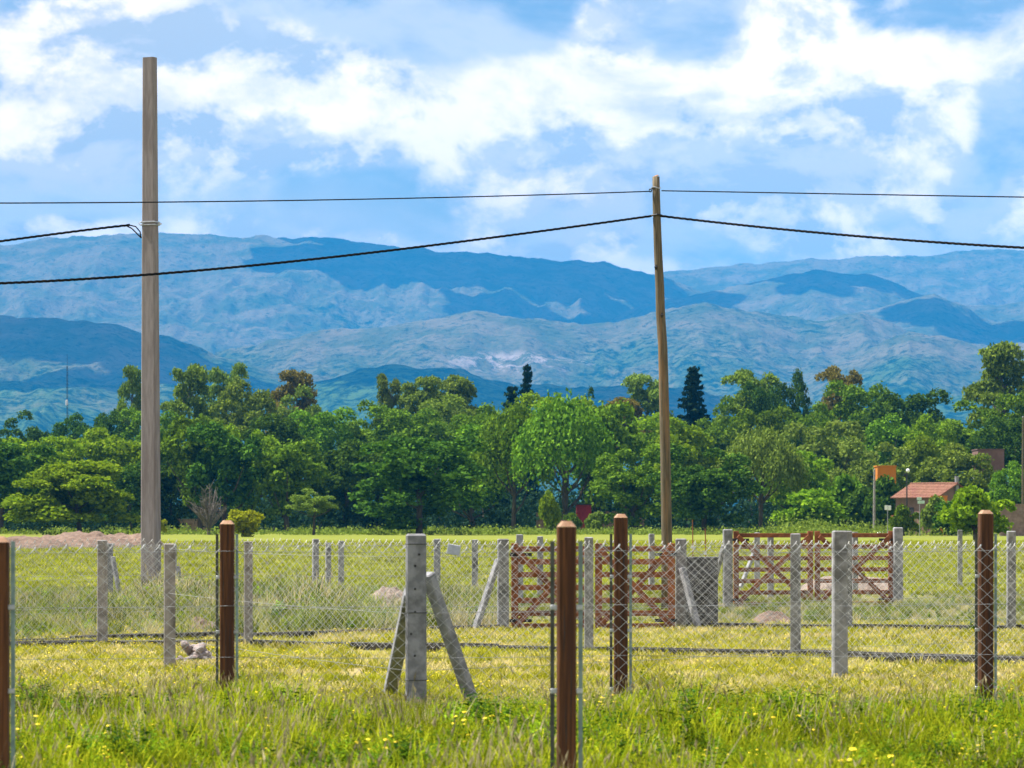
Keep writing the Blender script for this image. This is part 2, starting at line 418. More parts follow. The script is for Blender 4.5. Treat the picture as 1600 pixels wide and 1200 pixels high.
def mountain_material():
    m, T, out = mat('mountain_scrub')
    p = T.node('ShaderNodeNewGeometry').outputs['Position']
    n1 = T.noise(p, .0011, 9, .62, .4); n2 = T.noise(p, .030, 5, .72); n3 = T.noise(p, .006, 7, .68)
    sp = T.node('ShaderNodeSeparateXYZ'); T.l.new(p, sp.inputs[0])
    dry = T.mix(T.ramp(n3, .38, .62), (.060, .072, .036), (.140, .118, .076))
    wood = T.mix(T.ramp(n2, .40, .60), (.006, .018, .007), (.058, .105, .032))
    hi = T.math('MULTIPLY_ADD', sp.outputs[2], .00055, T.math('MULTIPLY_ADD', n1, 1.1, T.math('MULTIPLY', T.math('SUBTRACT', n2, .5), .75)))
    c = T.mix(T.ramp(hi, .66, .94), wood, dry)
    # scattered trees and rock outcrops
    dots = T.ramp(T.noise(p, .042, 4, .7), .56, .63)
    c = T.mix(T.math('MULTIPLY', dots, .7), c, (.008, .018, .008))
    # the quarry: bare pale rock on the lower hill
    q = at(800, 570, 10000)
    v = T.vmath('MULTIPLY', T.vmath('SUBTRACT', p, tuple(q)), (1 / 270.0, 0, 1 / 44.0))
    r = T.vmath('LENGTH', v, out=1)
    qm = T.math('MULTIPLY', T.ramp(r, 1.15, .25), T.ramp(T.noise(p, .014, 8, .75, .8), .48, .58))
    c = T.mix(qm, c, (.30, .245, .235))
    principled(T, out, c, 1.0, 0, (n2, .8, 16.0), .0)
    return m
def make_mountains():
    na, nd = 900, 420
    px = np.linspace(-420, 2020, na); Yd = np.concatenate([np.linspace(5800, 15000, 330), np.linspace(15030, 17800, nd - 330)])
    PX, YD = np.meshgrid(px, Yd)
    X = (PX - 800) * YD / F
    H = np.full_like(X, -60.0)
    warp = (fbm(X * .0008, YD * .0008, 4, 21) - .5) * 1800
    for k, (Y0, sf, sb, prof) in enumerate(RIDGES):
        pp = np.array(prof, float)
        row = np.interp(PX.ravel(), pp[:, 0], pp[:, 1]).reshape(PX.shape)
        zt = HC - (row - HY) * Y0 / F
        # spurs and gullies run down the front
        spur = fbm(X * .0015 + k * 9, YD * .00055, 5, 40 + k, True) - .55
        dist = YD - Y0
        drop = np.where(dist < 0, -dist * sf * (1 + .5 * spur), dist * sb)
        amp = np.clip(np.abs(dist) / 1000, 0, 1)
        gul = fbm(X * .0052 + 1.5 * spur + k * 5, YD * .0019 + spur, 4, 70 + k, True) - .5
        h = zt - drop + amp * gul * 85 + amp * (spur * 300 + warp * .05)
        H = np.maximum(H, h)
    H = H + (fbm(X * .004, YD * .004, 6, 5, True) - .5) * 28 + (fbm(X * .015, YD * .015, 3, 9) - .5) * 22
    H = np.maximum(H, -40)
    V = np.stack([X, YD, H], -1).reshape(-1, 3)
    i = np.arange((nd - 1) * (na - 1)); r, c = i // (na - 1), i % (na - 1); a = r * na + c
    me = np_mesh('mountains', V, np.stack([a, a + 1, a + na + 1, a + na], 1), mountain_material(), True)
    tag(link('mountains', me), 'long scrub covered mountain range with a pale quarry low down', kind='structure')
make_mountains()

# clouds above the range (higher than the frame): they cast the broad shade patches on it
CLOUDM = m_two('cloud_white', (.85, .85, .86), (.9, .9, .9), .002, 1.0, None, world=True)
def cloud(shadow_px, shadow_py, Y, rx, ry, seed):
    t = at(shadow_px, shadow_py, Y); rr = random.Random(seed)
    c = t + SUND * ((2700 - t.z) / SUND.z)
    mb = MB()
    for k in range(14):
        a = rr.uniform(0, 6.28); q = math.sqrt(rr.random()) * .75
        s = rr.uniform(.28, .5) * (1 - .45 * q)
        o = Vector((math.cos(a) * q * rx, math.sin(a) * q * ry, rr.uniform(0, 160)))
        vs, fs = [], []
        for i in range(7):
            th = math.pi * i / 6
            for j in range(12):
                ph = 2 * math.pi * j / 12; w = 1 + rr.uniform(-.16, .16)
                z = math.cos(th); z = z * (.35 if z < 0 else 1)
                vs.append(o + Vector((math.sin(th) * math.cos(ph) * rx * s * w, math.sin(th) * math.sin(ph) * ry * s * w, z * 300 * w)))
        for i in range(6):
            for j in range(12):
                fs.append((i * 12 + j, (i + 1) * 12 + j, (i + 1) * 12 + (j + 1) % 12, i * 12 + (j + 1) % 12))
        mb.add(vs, fs)
    o = mb.build('cloud', CLOUDM, None, True); o.location = c
    tag(o, 'white cumulus cloud drifting above the mountain range', kind='stuff')
for i, a in enumerate([
        (700, 430, 14300, 960, 840), (900, 470, 13400, 840, 760), (520, 392, 14900, 560, 420), (1290, 445, 13400, 420, 360),
        (1460, 480, 11800, 220, 280), (720, 605, 7700, 620, 340), (150, 590, 8300, 900, 700), (60, 540, 9300, 420, 360), (330, 560, 9000, 420, 300), (960, 610, 7700, 360, 260), (600, 480, 12400, 300, 240)]):
    cloud(*a, 100 + i)

# ------------------------------------------------------------------ haze
def make_haze():
    m = bpy.data.materials.new('haze_air'); m.use_nodes = True; m.node_tree.nodes.clear()
    T = NT(m.node_tree); out = T.node('ShaderNodeOutputMaterial')
    v = T.node('ShaderNodeVolumePrincipled')
    v.inputs['Color'].default_value = HAZE_COL; v.inputs['Density'].default_value = HAZE_D; v.inputs['Anisotropy'].default_value = 0.0
    T.l.new(v.outputs[0], out.inputs['Volume'])
    mb = MB(); mb.box((0, 9050, 676), (11000, 18700, 1460))
    o = mb.build('haze', m)
    tag(o, 'blue summer haze between the field and the mountains', kind='stuff')
HAZE_COL = (.03, .42, 1.0, 1); HAZE_D = 5.8e-5
make_haze()

# ------------------------------------------------------------------ trees
def leaves_mesh(name, centers, normals, size, material, aspect=1.0, droop=0.0):
    n = len(centers)
    nr = normals * .6 + rng.normal(0, .8, (n, 3)); nr /= np.linalg.norm(nr, axis=1, keepdims=True) + 1e-9
    up = np.tile([0, 0, 1.0], (n, 1)) + rng.normal(0, .6 * (1 - droop), (n, 3))
    a = np.cross(up, nr); a /= np.linalg.norm(a, axis=1, keepdims=True) + 1e-9
    b = np.cross(nr, a)
    s = size * rng.uniform(.6, 1.35, (n, 1))
    w = s / math.sqrt(aspect) * .5; h = s * math.sqrt(aspect) * .5
    p0 = centers - b * h; p2 = centers + b * h
    p1 = centers + a * w + b * h * rng.uniform(-.3, .3, (n, 1)); p3 = centers - a * w + b * h * rng.uniform(-.3, .3, (n, 1))
    p1 = p1 + nr * s * .12; p3 = p3 + nr * s * .12
    V = np.stack([p0, p1, p2, p3], 1).reshape(-1, 3)
    Fc = np.arange(n * 4).reshape(n, 4)
    tone = np.clip(rng.normal(.5, .24, n), 0, 1)
    return np_mesh(name, V, Fc, material, False, [('tone', 'FACE', tone)])

def clump_leaves(clumps, per):
    """clumps: (x,y,z,rx,rz). leaves near each clump's shell, more on top"""
    C, N = [], []
    for (x, y, z, rx, rz) in clumps:
        n = max(20, int(per * rx * (rx + rz) * .5))
        d = rng.normal(0, 1, (n, 3)); d /= np.linalg.norm(d, axis=1, keepdims=True)
        d[:, 2] = np.where(d[:, 2] < -.35, -d[:, 2], d[:, 2])
        r = rng.uniform(.35, 1.0, (n, 1)) ** .5 * (1 + rng.normal(0, .10, (n, 1)))
        C.append(np.array([x, y, z]) + d * r * np.array([rx, rx, rz])); N.append(d + np.array([0, 0, .1]))
    return np.concatenate(C), np.concatenate(N)

def trunk_mesh(name, H, r0, limbs, seed, material, lean=.0, fork=.35):
    rr = random.Random(seed); mb = MB()
    pts = [Vector((0, 0, -.3))]; p = Vector((0, 0, 0))
    for i in range(6):
        pts.append(p.copy()); p = p + Vector((rr.uniform(-.12, .12) + lean, rr.uniform(-.12, .12), H * .8 / 6))
    mb.tube(pts, [r0 * 1.25] + [r0 * (1 - i / 7.5) for i in range(6)], 7)
    for k in range(limbs):
        t = rr.uniform(fork, .85); i = min(5, int(t * 5)) + 1
        a = 2.4 * k + rr.uniform(-.4, .4); L = H * rr.uniform(.22, .38)
        q0 = pts[min(i, 6)]; q1 = q0 + Vector((math.cos(a) * L * .45, math.sin(a) * L * .45, L * .35)); q2 = q1 + Vector((math.cos(a) * L * .35, math.sin(a) * L * .35, L * .55))
        mb.tube([q0, q1, q2], [r0 * .5, r0 * .3, r0 * .1], 5)
    return mb.mesh(name, material)

def env_clumps(n, zc, rw, rh, rmin, rmax, seed, flat=1.0, top_bias=.0, inner=.25):
    """clumps spread over an egg shaped crown"""
    rr = random.Random(seed); out = []
    for k in range(n):
        t = (k + .5) / n; cz = 1 - 2 * t; ph = 2.39996 * k + rr.uniform(-.5, .5)
        q = math.sqrt(max(0, 1 - cz * cz)); s = rr.uniform(.55, .95) if rr.random() > inner else rr.uniform(.1, .5)
        wob = 1 + .16 * math.sin(ph * 2 + seed) + rr.uniform(-.10, .10)
        r = rr.uniform(rmin, rmax)
        out.append((math.cos(ph) * q * rw * s * wob, math.sin(ph) * q * rw * s * wob, zc + cz * rh * s * wob + top_bias * r, r, r * flat))
    return out

PROTO = {}
def proto(kind, H, crown, trunk): PROTO[kind] = (H, crown, trunk)   # crown: a function, made on first use
def make_protos():
    for v in range(4):
        cl = env_clumps(46, 5.6, 4.6, 4.8, .75, 1.4, 10 + v, .95)
        C, N = clump_leaves(cl, 230)
        C[:, 2] = np.maximum(C[:, 2], .7)
        for nm, m in (('round', L_GREEN), ('dark', L_DARK), ('bright', L_BRIGHT), ('paleround', L_PALE), ('oliveround', L_OLIVE)):
            proto('%s%d' % (nm, v), 10, lambda C=C, N=N, m=m: leaves_mesh('crown', C, N, .31, m), trunk_mesh('trunk', 10, .24, 7, 60 + v, BARK))
    for v in range(3):
        cl = env_clumps(40, 5.8, 2.9, 4.6, .6, 1.15, 30 + v, 1.1)
        C, N = clump_leaves(cl, 300)
        for nm, m in (('tall', L_GREEN), ('talldark', L_DARK)):
            proto('%s%d' % (nm, v), 10, lambda C=C, N=N, m=m: leaves_mesh('crown', C, N, .29, m, 1.4), trunk_mesh('trunk', 10, .22, 6, 70 + v, BARK, fork=.2))
    # layered umbrella crown
    for v in range(2):
        rr = random.Random(90 + v); cl = []
        for k in range(70):
            t = rr.random(); z = 1.8 + 7.2 * t; R_ = 5.2 * math.sqrt(max(.05, 1 - (t * .95) ** 2)) * rr.uniform(.45, 1.0); a = rr.uniform(0, 6.28)
            cl.append((math.cos(a) * R_, math.sin(a) * R_, z, rr.uniform(1.1, 1.8), rr.uniform(.75, 1.2)))
        C, N = clump_leaves(cl, 150)
        proto('umbrella%d' % v, 10, lambda C=C, N=N: leaves_mesh('crown', C, N, .36, L_BRIGHT), trunk_mesh('trunk', 8.5, .22, 9, 95 + v, BARK, fork=.15))
    # tall trees of the second row: the crown sits high
    for v in range(3):
        cl = env_clumps(40, 6.9, 2.9, 3.2, .5, .98, 240 + v, .95)
        C, N = clump_leaves(cl, 420)
        for nm, m in (('round', L_GREEN), ('dark', L_DARK), ('bright', L_BRIGHT), ('paleround', L_PALE), ('oliveround', L_OLIVE), ('talldark', L_DARK)):
            proto('h%s%d' % (nm, v), 10, lambda C=C, N=N, m=m: leaves_mesh('crown', C, N, .20, m), trunk_mesh('trunk', 10, .18, 7, 260 + v, BARK, fork=.5))
    # open eucalyptus: separate rounded tufts on visible limbs, high up
    for v in range(3):
        rr = random.Random(120 + v); cl = []; mb = MB()
        mb.tube([(0, 0, -.3), (.1, 0, 2.5), (-.1, .1, 5), (.15, 0, 7.5), (.05, 0, 9.2)], [.2, .16, .13, .08, .03], 7)
        for k in range(17):
            z = 5.6 + 3.9 * (k / 17) + rr.uniform(-.2, .2); a = 2.4 * k + rr.uniform(-.5, .5); L = (1.75 - .28 * max(0, z - 7)) * rr.uniform(.45, 1.0)
            e = Vector((math.cos(a) * L, math.sin(a) * L, z + rr.uniform(.0, .35)))
            mb.tube([(0, 0, z - .9), (e.x * .5, e.y * .5, z - .3), e], [.055, .035, .015], 4)
            for j in range(3):
                cl.append((e.x + rr.uniform(-.45, .45), e.y + rr.uniform(-.38, .38), e.z + rr.uniform(-.3, .25), rr.uniform(.40, .72), rr.uniform(.34, .58)))
        C, N = clump_leaves(cl, 620)
        tr = mb.mesh('trunk', BARKP)
        for nm, m in (('euc', L_OLIVE), ('eucpale', L_PALE), ('eucbrown', L_BROWN)):
            proto('%s%d' % (nm, v), 10, lambda C=C, N=N, m=m: leaves_mesh('crown', C, N, .17, m, 1.5, .3), tr)
    # conifer
    for v in range(2):
        rr = random.Random(150 + v); C, N = [], []
        for k in range(26):
            z = 1.0 + 9 * k / 26; L = 2.3 * (1 - (z - 1) / 9.2) ** .85 + .12
            for b in range(9):
                a = rr.uniform(0, 6.28); l = L * rr.uniform(.6, 1.1); n = int(10 + 22 * l)
                t = rng.uniform(.1, 1, n); sp = rng.normal(0, .12 + .1 * l, (n, 3)) * (1 - .5 * t[:, None])
                C.append(np.stack([math.cos(a) * l * t, math.sin(a) * l * t, z - .28 * l * t + .18 * l * t * t], 1) + sp * np.array([1, 1, .4]))
                N.append(np.tile([0, 0, 1.0], (n, 1)))
        C, N = np.concatenate(C), np.concatenate(N)
        mb = MB(); mb.tube([(0, 0, -.3), (0, 0, 5), (0, 0, 9.9)], [.2, .12, .02], 7)
        proto('conifer%d' % v, 10, lambda C=C, N=N: leaves_mesh('crown', C, N, .27, L_CONE, 1.6), mb.mesh('trunk', BARK))
    # feathery willow
    for v in range(2):
        rr = random.Random(170 + v); C, N = [], []
        for k in range(210):
            a = rr.uniform(0, 6.28); q = math.sqrt(rr.random()) * 3.9; top = 9.4 - (q / 3.9) ** 2 * 3.0 + rr.uniform(-.7, .5); ln = rr.uniform(1.2, 3.6)
            n = 48; t = rng.uniform(0, 1, n)
            C.append(np.stack([math.cos(a) * (q + .5 * t), math.sin(a) * (q + .5 * t), top - ln * t ** 1.3], 1) + rng.normal(0, .17, (n, 3)))
            N.append(np.tile([math.cos(a), math.sin(a), .6], (n, 1)))
        C, N = np.concatenate(C), np.concatenate(N)
        proto('willow%d' % v, 10, lambda C=C, N=N: leaves_mesh('crown', C, N, .25, L_PALE, 2.4, .8), trunk_mesh('trunk', 10, .26, 9, 175 + v, BARK, .05, .2))
        C[:, 2] = C[:, 2] * .9 + .7 * rng.normal(.6, .5, len(C)); C[:, 0] += rng.normal(0, .3, len(C))
        proto('feather%d' % v, 10, lambda C=C, N=N: leaves_mesh('crown', C, N, .27, L_GREEN, 1.6, .2), trunk_mesh('trunk', 10, .26, 9, 177 + v, BARK, .03, .2))
    # bushes
    for v in range(3):
        cl = env_clumps(20, 4.2, 4.6, 4.6, 1.5, 2.7, 200 + v, .9)
        C, N = clump_leaves(cl, 60); C[:, 2] = np.abs(C[:, 2])
        for nm, m in (('bush', L_GREEN), ('bushdark', L_DARK), ('lime', L_LIME), ('bushpale', L_PALE), ('bushbright', L_BRIGHT)):
            proto('%s%d' % (nm, v), 10, lambda C=C, N=N, m=m: leaves_mesh('crown', C, N, .75, m), trunk_mesh('trunk', 7, .3, 6, 210 + v, BARK, fork=.1))
    # bare grey shrub: twigs only
    rr = random.Random(230); mb = MB(); tw = MB()
    mb.tube([(0, 0, -.3), (0, 0, 1.5), (.2, 0, 3)], [.3, .22, .15], 6)
    for k in range(46):
        a = rr.uniform(0, 6.28); s = rr.uniform(.2, 1); b0 = Vector((0, 0, rr.uniform(.8, 3)))
        e = b0 + Vector((math.cos(a) * 3.6 * s, math.sin(a) * 3.6 * s, rr.uniform(3, 6.8) * (1.1 - .4 * s)))
        mid = (b0 + e) / 2 + Vector((0, 0, -.4)); tw.tube([b0, mid, e], [.12, .08, .03], 4)
        for j in range(5):
            t = rr.uniform(.3, .95); q = b0.lerp(e, t); a2 = a + rr.uniform(-1.3, 1.3)
            tw.tube([q, q + Vector((math.cos(a2), math.sin(a2), rr.uniform(.6, 1.6))) * rr.uniform(.5, 1.2)], [.06, .025], 3)
    proto('bare0', 10, tw.mesh('twigs', BARKP), mb.mesh('trunk', BARKP))
make_protos()
TREE_N = [0]
def tree(kind, px, top, wpx, Y, name, label, cat='tree', group=None, W0=None, zoff=0.0):
    H0, crown, trunk = PROTO[kind]
    if callable(crown): crown = crown(); PROTO[kind] = (H0, crown, trunk)
    co = np.empty(len(crown.vertices) * 3, np.float32); 
    if kind not in EXT:
        crown.vertices.foreach_get('co', co); co = co.reshape(-1, 3)
        q = np.percentile(co, [1.0, 99.0], axis=0); EXT[kind] = (q[1][0] - q[0][0], np.percentile(co[:, 2], 99.7))
    w0, h0 = EXT[kind]
    h = zpx(top, Y); w = wpx * Y / F
    TREE_N[0] += 1
    o = empty(name, (gx(px, Y), Y, zoff)); o.scale = (w / w0, w / w0, h / h0)
    o.rotation_euler = (0, 0, TREE_ROT.get(kind[:3], 0) + 1.7 * (TREE_N[0] % 4) if kind[0] != 'w' else 0)
    tag(o, label, cat, group)
    link('trunk', trunk, o); link('twigs' if kind.startswith('bare') else 'crown', crown, o)
    return o
EXT = {}; TREE_ROT = {}
GF, GB = 'trees along the field edge', 'taller trees behind the field edge'
TREES = [
 # kind, px, top, width, Y, name, label, group
 ('talldark0', 0, 668, 110, 440, 'broadleaf_tree', 'dark tree cut off by the left edge of the photo', GF),
 ('umbrella0', 125, 722, 182, 400, 'umbrella_tree', 'bright green umbrella tree with layered boughs behind the dirt mounds', GF),
 ('bright1', 75, 684, 130, 480, 'broadleaf_tree', 'yellow-green tree above the left side of the umbrella tree', GF),
 ('bright2', 165, 672, 130, 490, 'broadleaf_tree', 'yellow-green tree above the umbrella tree, left of the concrete pole', GF),
 ('dark0', 205, 720, 90, 460, 'broadleaf_tree', 'dark low tree squeezed between umbrella tree and concrete pole', GF),
 ('tall1', 312, 652, 110, 455, 'broadleaf_tree', 'bushy green tree just right of the concrete pole', GF),
 ('talldark1', 350, 664, 100, 450, 'broadleaf_tree', 'dark upright tree behind the bare grey shrub', GF),
 ('bright3', 392, 668, 100, 470, 'broadleaf_tree', 'light green tree above the lime bush', GF),
 ('tall2', 448, 690, 110, 450, 'broadleaf_tree', 'mid green tree above and left of the small pale tree', GF),
 ('dark1', 268, 700, 100, 465, 'broadleaf_tree', 'dark tree half hidden by the right side of the concrete pole', GF),
 ('dark2', 540, 690, 120, 465, 'broadleaf_tree', 'dark green tree right of the small pale tree', GF),
 ('round1', 590, 690, 110, 470, 'broadleaf_tree', 'mid green tree behind the left side of the big spreading tree', GF),
 ('dark1', 655, 684, 196, 395, 'broadleaf_tree', 'big spreading tree behind the braced concrete corner post', GF),
 ('tall0', 740, 668, 110, 465, 'broadleaf_tree', 'narrow green tree touching the big spreading tree on its right', GF),
 ('feather0', 802, 634, 130, 450, 'feathery_tree', 'tall dark feathery tree left of the pair of tall timber posts', GF),
 ('feather1', 880, 622, 150, 440, 'feathery_tree', 'tall feathery tree on a forked trunk left of the red shed', GF),
 ('tall2', 935, 632, 120, 470, 'broadleaf_tree', 'light green tree above the red shed', GF),
 ('round3', 990, 698, 130, 430, 'broadleaf_tree', 'low rounded tree just left of the wooden utility pole', GF),
 ('bright0', 1075, 655, 120, 490, 'broadleaf_tree', 'pale crowned tree behind the wooden utility pole', GF),
 ('dark3', 1100, 698, 160, 415, 'broadleaf_tree', 'dark bushy tree just right of the wooden utility pole', GF),
 ('willow0', 1188, 670, 130, 430, 'willow_tree', 'pale feathery willow with a thin dark trunk', GF),
 ('bright2', 1240, 708, 110, 445, 'broadleaf_tree', 'light green bushy tree right of the pale willow', GF),
 ('paleround1', 1300, 660, 130, 500, 'broadleaf_tree', 'domed yellowish tree above right of the pale willow', GF),
 ('paleround3', 1370, 688, 130, 480, 'broadleaf_tree', 'wide flat-topped tree above the orange wall', GF),
 ('umbrella1', 1436, 684, 80, 490, 'umbrella_tree', 'small ferny green tree above the tiled house', GF),
 ('oliveround0', 1497, 695, 112, 470, 'broadleaf_tree', 'domed olive tree right behind the tiled roof', GF),
 ('round2', 1580, 722, 66, 420, 'broadleaf_tree', 'dark green tree below the brown house near the right edge', GF),
 ('bush0', 1320, 744, 70, 430, 'shrub', 'tall leafy shrub left of the dark bush below the orange wall', 'shrubs by the houses'),
 ('bushdark1', 1388, 746, 58, 415, 'shrub', 'dark dense shrub in front of the orange wall', 'shrubs by the houses'),
 ('bushdark0', 1352, 762, 60, 425, 'shrub', 'dark shrub left of the grey pole by the houses', 'shrubs by the houses'),
 ('bushbright2', 1268, 766, 80, 420, 'shrub', 'broad green shrub at the field edge right of the willow', 'shrubs by the houses'),
 ('bushdark2', 1482, 784, 46, 376, 'shrub', 'dark shrub at the foot of the gable of the tiled house', 'shrubs by the houses'),
 ('bush1', 1412, 790, 34, 374, 'shrub', 'low green shrub at the foot of the black street lamp', 'shrubs by the houses'),
 ('bushpale1', 930, 800, 30, 430, 'shrub', 'small pale shrub in front of the right side of the red shed', 'shrubs by the shed'),
 ('bush2', 893, 802, 26, 430, 'shrub', 'small green shrub in front of the left side of the red shed', 'shrubs by the shed'),
 ('bushpale0', 1462, 776, 42, 380, 'shrub', 'grey-green shrub in front of the tiled house', 'shrubs by the houses'),
 ('bushbright1', 1523, 762, 80, 285, 'young_tree', 'young bright green tree standing alone behind the right timber post', GF),
 ('hpaleround2', 490, 764, 66, 395, 'young_tree', 'small pale tree standing in front of the dark trunks', GF),
 ('lime0', 380, 797, 44, 350, 'shrub', 'lime green bush at the field edge, left of the small pale tree', None),
 ('bare0', 326, 755, 52, 400, 'bare_shrub', 'leafless grey shrub in front of the dark trees', None),
 ('lime1', 245, 805, 22, 400, 'shrub', 'tiny lime bush showing beside the foot of the concrete pole', None),
 ('bushbright0', 858, 768, 30, 415, 'shrub', 'slim light green sapling left of the forked trunk', None),
 # second row
 ('talldark2', 38, 644, 80, 640, 'broadleaf_tree', 'blackish tree top at far left against the blue hills', GB),
 ('dark1', 112, 648, 80, 600, 'broadleaf_tree', 'green tree top below the radio mast', GB),
 ('dark3', 170, 642, 80, 620, 'broadleaf_tree', 'dark tree top left of the slim eucalyptus by the concrete pole', GB),
 ('euc0', 207, 573, 42, 620, 'eucalyptus', 'slim eucalyptus touching the left side of the concrete pole', GB),
 ('euc1', 295, 571, 78, 610, 'eucalyptus', 'tall airy eucalyptus right of the concrete pole', GB),
 ('eucpale2', 352, 569, 70, 640, 'eucalyptus', 'fan-topped eucalyptus behind the round crown', GB),
 ('oliveround1', 378, 594, 116, 600, 'broadleaf_tree', 'rounded grey-green crown below the fan-topped eucalyptus', GB),
 ('eucbrown0', 462, 580, 76, 650, 'eucalyptus', 'brownish open-topped eucalyptus standing above its neighbours', GB),
 ('oliveround2', 472, 606, 90, 620, 'broadleaf_tree', 'olive crown under the brownish eucalyptus', GB),
 ('round0', 500, 640, 120, 540, 'broadleaf_tree', 'grey-green crown below the brownish eucalyptus, left of the gap', GB),
 ('round2', 572, 628, 100, 560, 'broadleaf_tree', 'round crown at the dip in the skyline', GB),
 ('euc2', 612, 586, 52, 640, 'eucalyptus', 'upright eucalyptus at the left end of the olive skyline clump', GB),
 ('euc0', 655, 590, 80, 630, 'eucalyptus', 'olive eucalyptus in the middle of the skyline clump', GB),
 ('euc1', 708, 588, 90, 640, 'eucalyptus', 'olive eucalyptus at the right end of the skyline clump', GB),
 ('oliveround3', 690, 618, 120, 600, 'broadleaf_tree', 'dense olive crown under the skyline eucalyptus clump', GB),
 ('round3', 640, 636, 130, 540, 'broadleaf_tree', 'green crown above the big spreading tree', GB),
 ('round1', 755, 634, 110, 520, 'broadleaf_tree', 'green crown left of the small dark conifers', GB),
 ('conifer1', 800, 606, 70, 640, 'conifer', 'low dark conifer beside the pointed conifer', GB),
 ('conifer0', 823, 573, 48, 640, 'conifer', 'pointed dark conifer left of the wooden utility pole', GB),
 ('bright0', 880, 617, 140, 520, 'broadleaf_tree', 'yellow-green crown above the forked trunk', GB),
 ('dark2', 922, 608, 34, 650, 'broadleaf_tree', 'tiny dark crown on the skyline left of the brown tree', GB),
 ('eucbrown1', 968, 622, 90, 600, 'broadleaf_tree', 'brown leaved crown left of the wooden utility pole', GB),
 ('eucpale0', 1012, 586, 78, 620, 'eucalyptus', 'pale yellow eucalyptus just left behind the wooden pole', GB),
 ('conifer0', 1084, 576, 78, 610, 'conifer', 'big dark conifer right of the wooden utility pole', GB),
 ('bright3', 1030, 650, 120, 540, 'broadleaf_tree', 'light green crown behind the middle of the wooden pole', GB),
 ('round2', 1125, 622, 80, 560, 'broadleaf_tree', 'dark green crown right of the big conifer', GB),
 ('euc2', 1172, 578, 100, 600, 'eucalyptus', 'bushy yellow-topped eucalyptus above the willow', GB),
 ('talldark0', 1196, 600, 70, 590, 'broadleaf_tree', 'dark crown right below the yellow-topped eucalyptus', GB),
 ('talldark1', 1243, 582, 60, 600, 'broadleaf_tree', 'dark pointed crown between two eucalyptus', GB),
 ('round3', 1190, 638, 100, 540, 'broadleaf_tree', 'green crown directly above the pale willow', GB),
 ('eucbrown2', 1310, 573, 78, 630, 'eucalyptus', 'thin brownish eucalyptus on the right skyline', GB),
 ('round0', 1350, 598, 120, 580, 'broadleaf_tree', 'dense round crown below the thin brownish eucalyptus', GB),
 ('round1', 1275, 632, 100, 560, 'broadleaf_tree', 'mid green crown left of the dense round crown', GB),
 ('dark0', 1420, 612, 130, 570, 'broadleaf_tree', 'wide dark crown above the ferny tree', GB),
 ('round2', 1510, 628, 130, 540, 'broadleaf_tree', 'broad crown above the domed olive tree', GB),
 ('euc1', 1568, 537, 100, 560, 'eucalyptus', 'tallest eucalyptus at the right edge of the skyline', GB),
 ('round3', 1600, 614, 110, 530, 'broadleaf_tree', 'crown cut by the right edge below the tallest eucalyptus', GB),
 ('dark3', 1580, 650, 110, 500, 'broadleaf_tree', 'dark crown behind the brown house', GB),
 ('bright1', 1450, 650, 90, 520, 'broadleaf_tree', 'light crown between the wide dark crown and the broad crown', GB),
 ('round0', 240, 640, 110, 560, 'broadleaf_tree', 'green crown behind the middle of the concrete pole', GB),
 ('dark0', 430, 650, 110, 520, 'broadleaf_tree', 'dark green crown above the lime bush', GB),
 ('round1', 1385, 650, 100, 530, 'broadleaf_tree', 'crown just above the wide flat-topped tree', GB),
]
for (k, px, top, w, Y, nm, lab, g) in TREES:
    if g == GB and 'h' + k[:-1] + '0' in PROTO: k = 'h%s%d' % (k[:-1], int(k[-1]) % 3)
    tree(k, px, top, w, Y, nm, lab, 'shrub' if 'shrub' in nm else 'tree', g)

# dark underwood and weeds under and in front of the trees (one mass)
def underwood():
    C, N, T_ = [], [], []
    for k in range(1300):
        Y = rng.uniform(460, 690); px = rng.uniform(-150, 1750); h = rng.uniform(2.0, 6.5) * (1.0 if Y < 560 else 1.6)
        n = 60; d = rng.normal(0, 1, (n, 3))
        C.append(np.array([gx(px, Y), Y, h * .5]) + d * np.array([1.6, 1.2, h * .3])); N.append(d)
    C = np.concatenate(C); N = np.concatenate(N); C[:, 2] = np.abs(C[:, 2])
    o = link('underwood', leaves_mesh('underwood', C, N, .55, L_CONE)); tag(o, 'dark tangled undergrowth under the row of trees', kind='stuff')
    C, N = [], []
    for k in range(900):
        px = rng.uniform(-150, 1750); Y = rng.uniform(372, 420) if px > 1180 else rng.uniform(398, 440)
        if px < 480 and rng.random() < .5: continue
        h = rng.uniform(.3, 1.0) * (1.9 if px > 1200 else 1.0); n = 34; d = rng.normal(0, 1, (n, 3))
        C.append(np.array([gx(px, Y), Y, h * .4]) + d * np.array([.7, .7, h * .35])); N.append(d)
    C = np.concatenate(C); N = np.concatenate(N); C[:, 2] = np.abs(C[:, 2])
    o = link('field_edge_weeds', leaves_mesh('field_edge_weeds', C, N, .26, L_PALE, 1.8)); tag(o, 'ragged strip of weeds along the far field edge', kind='stuff')
underwood()

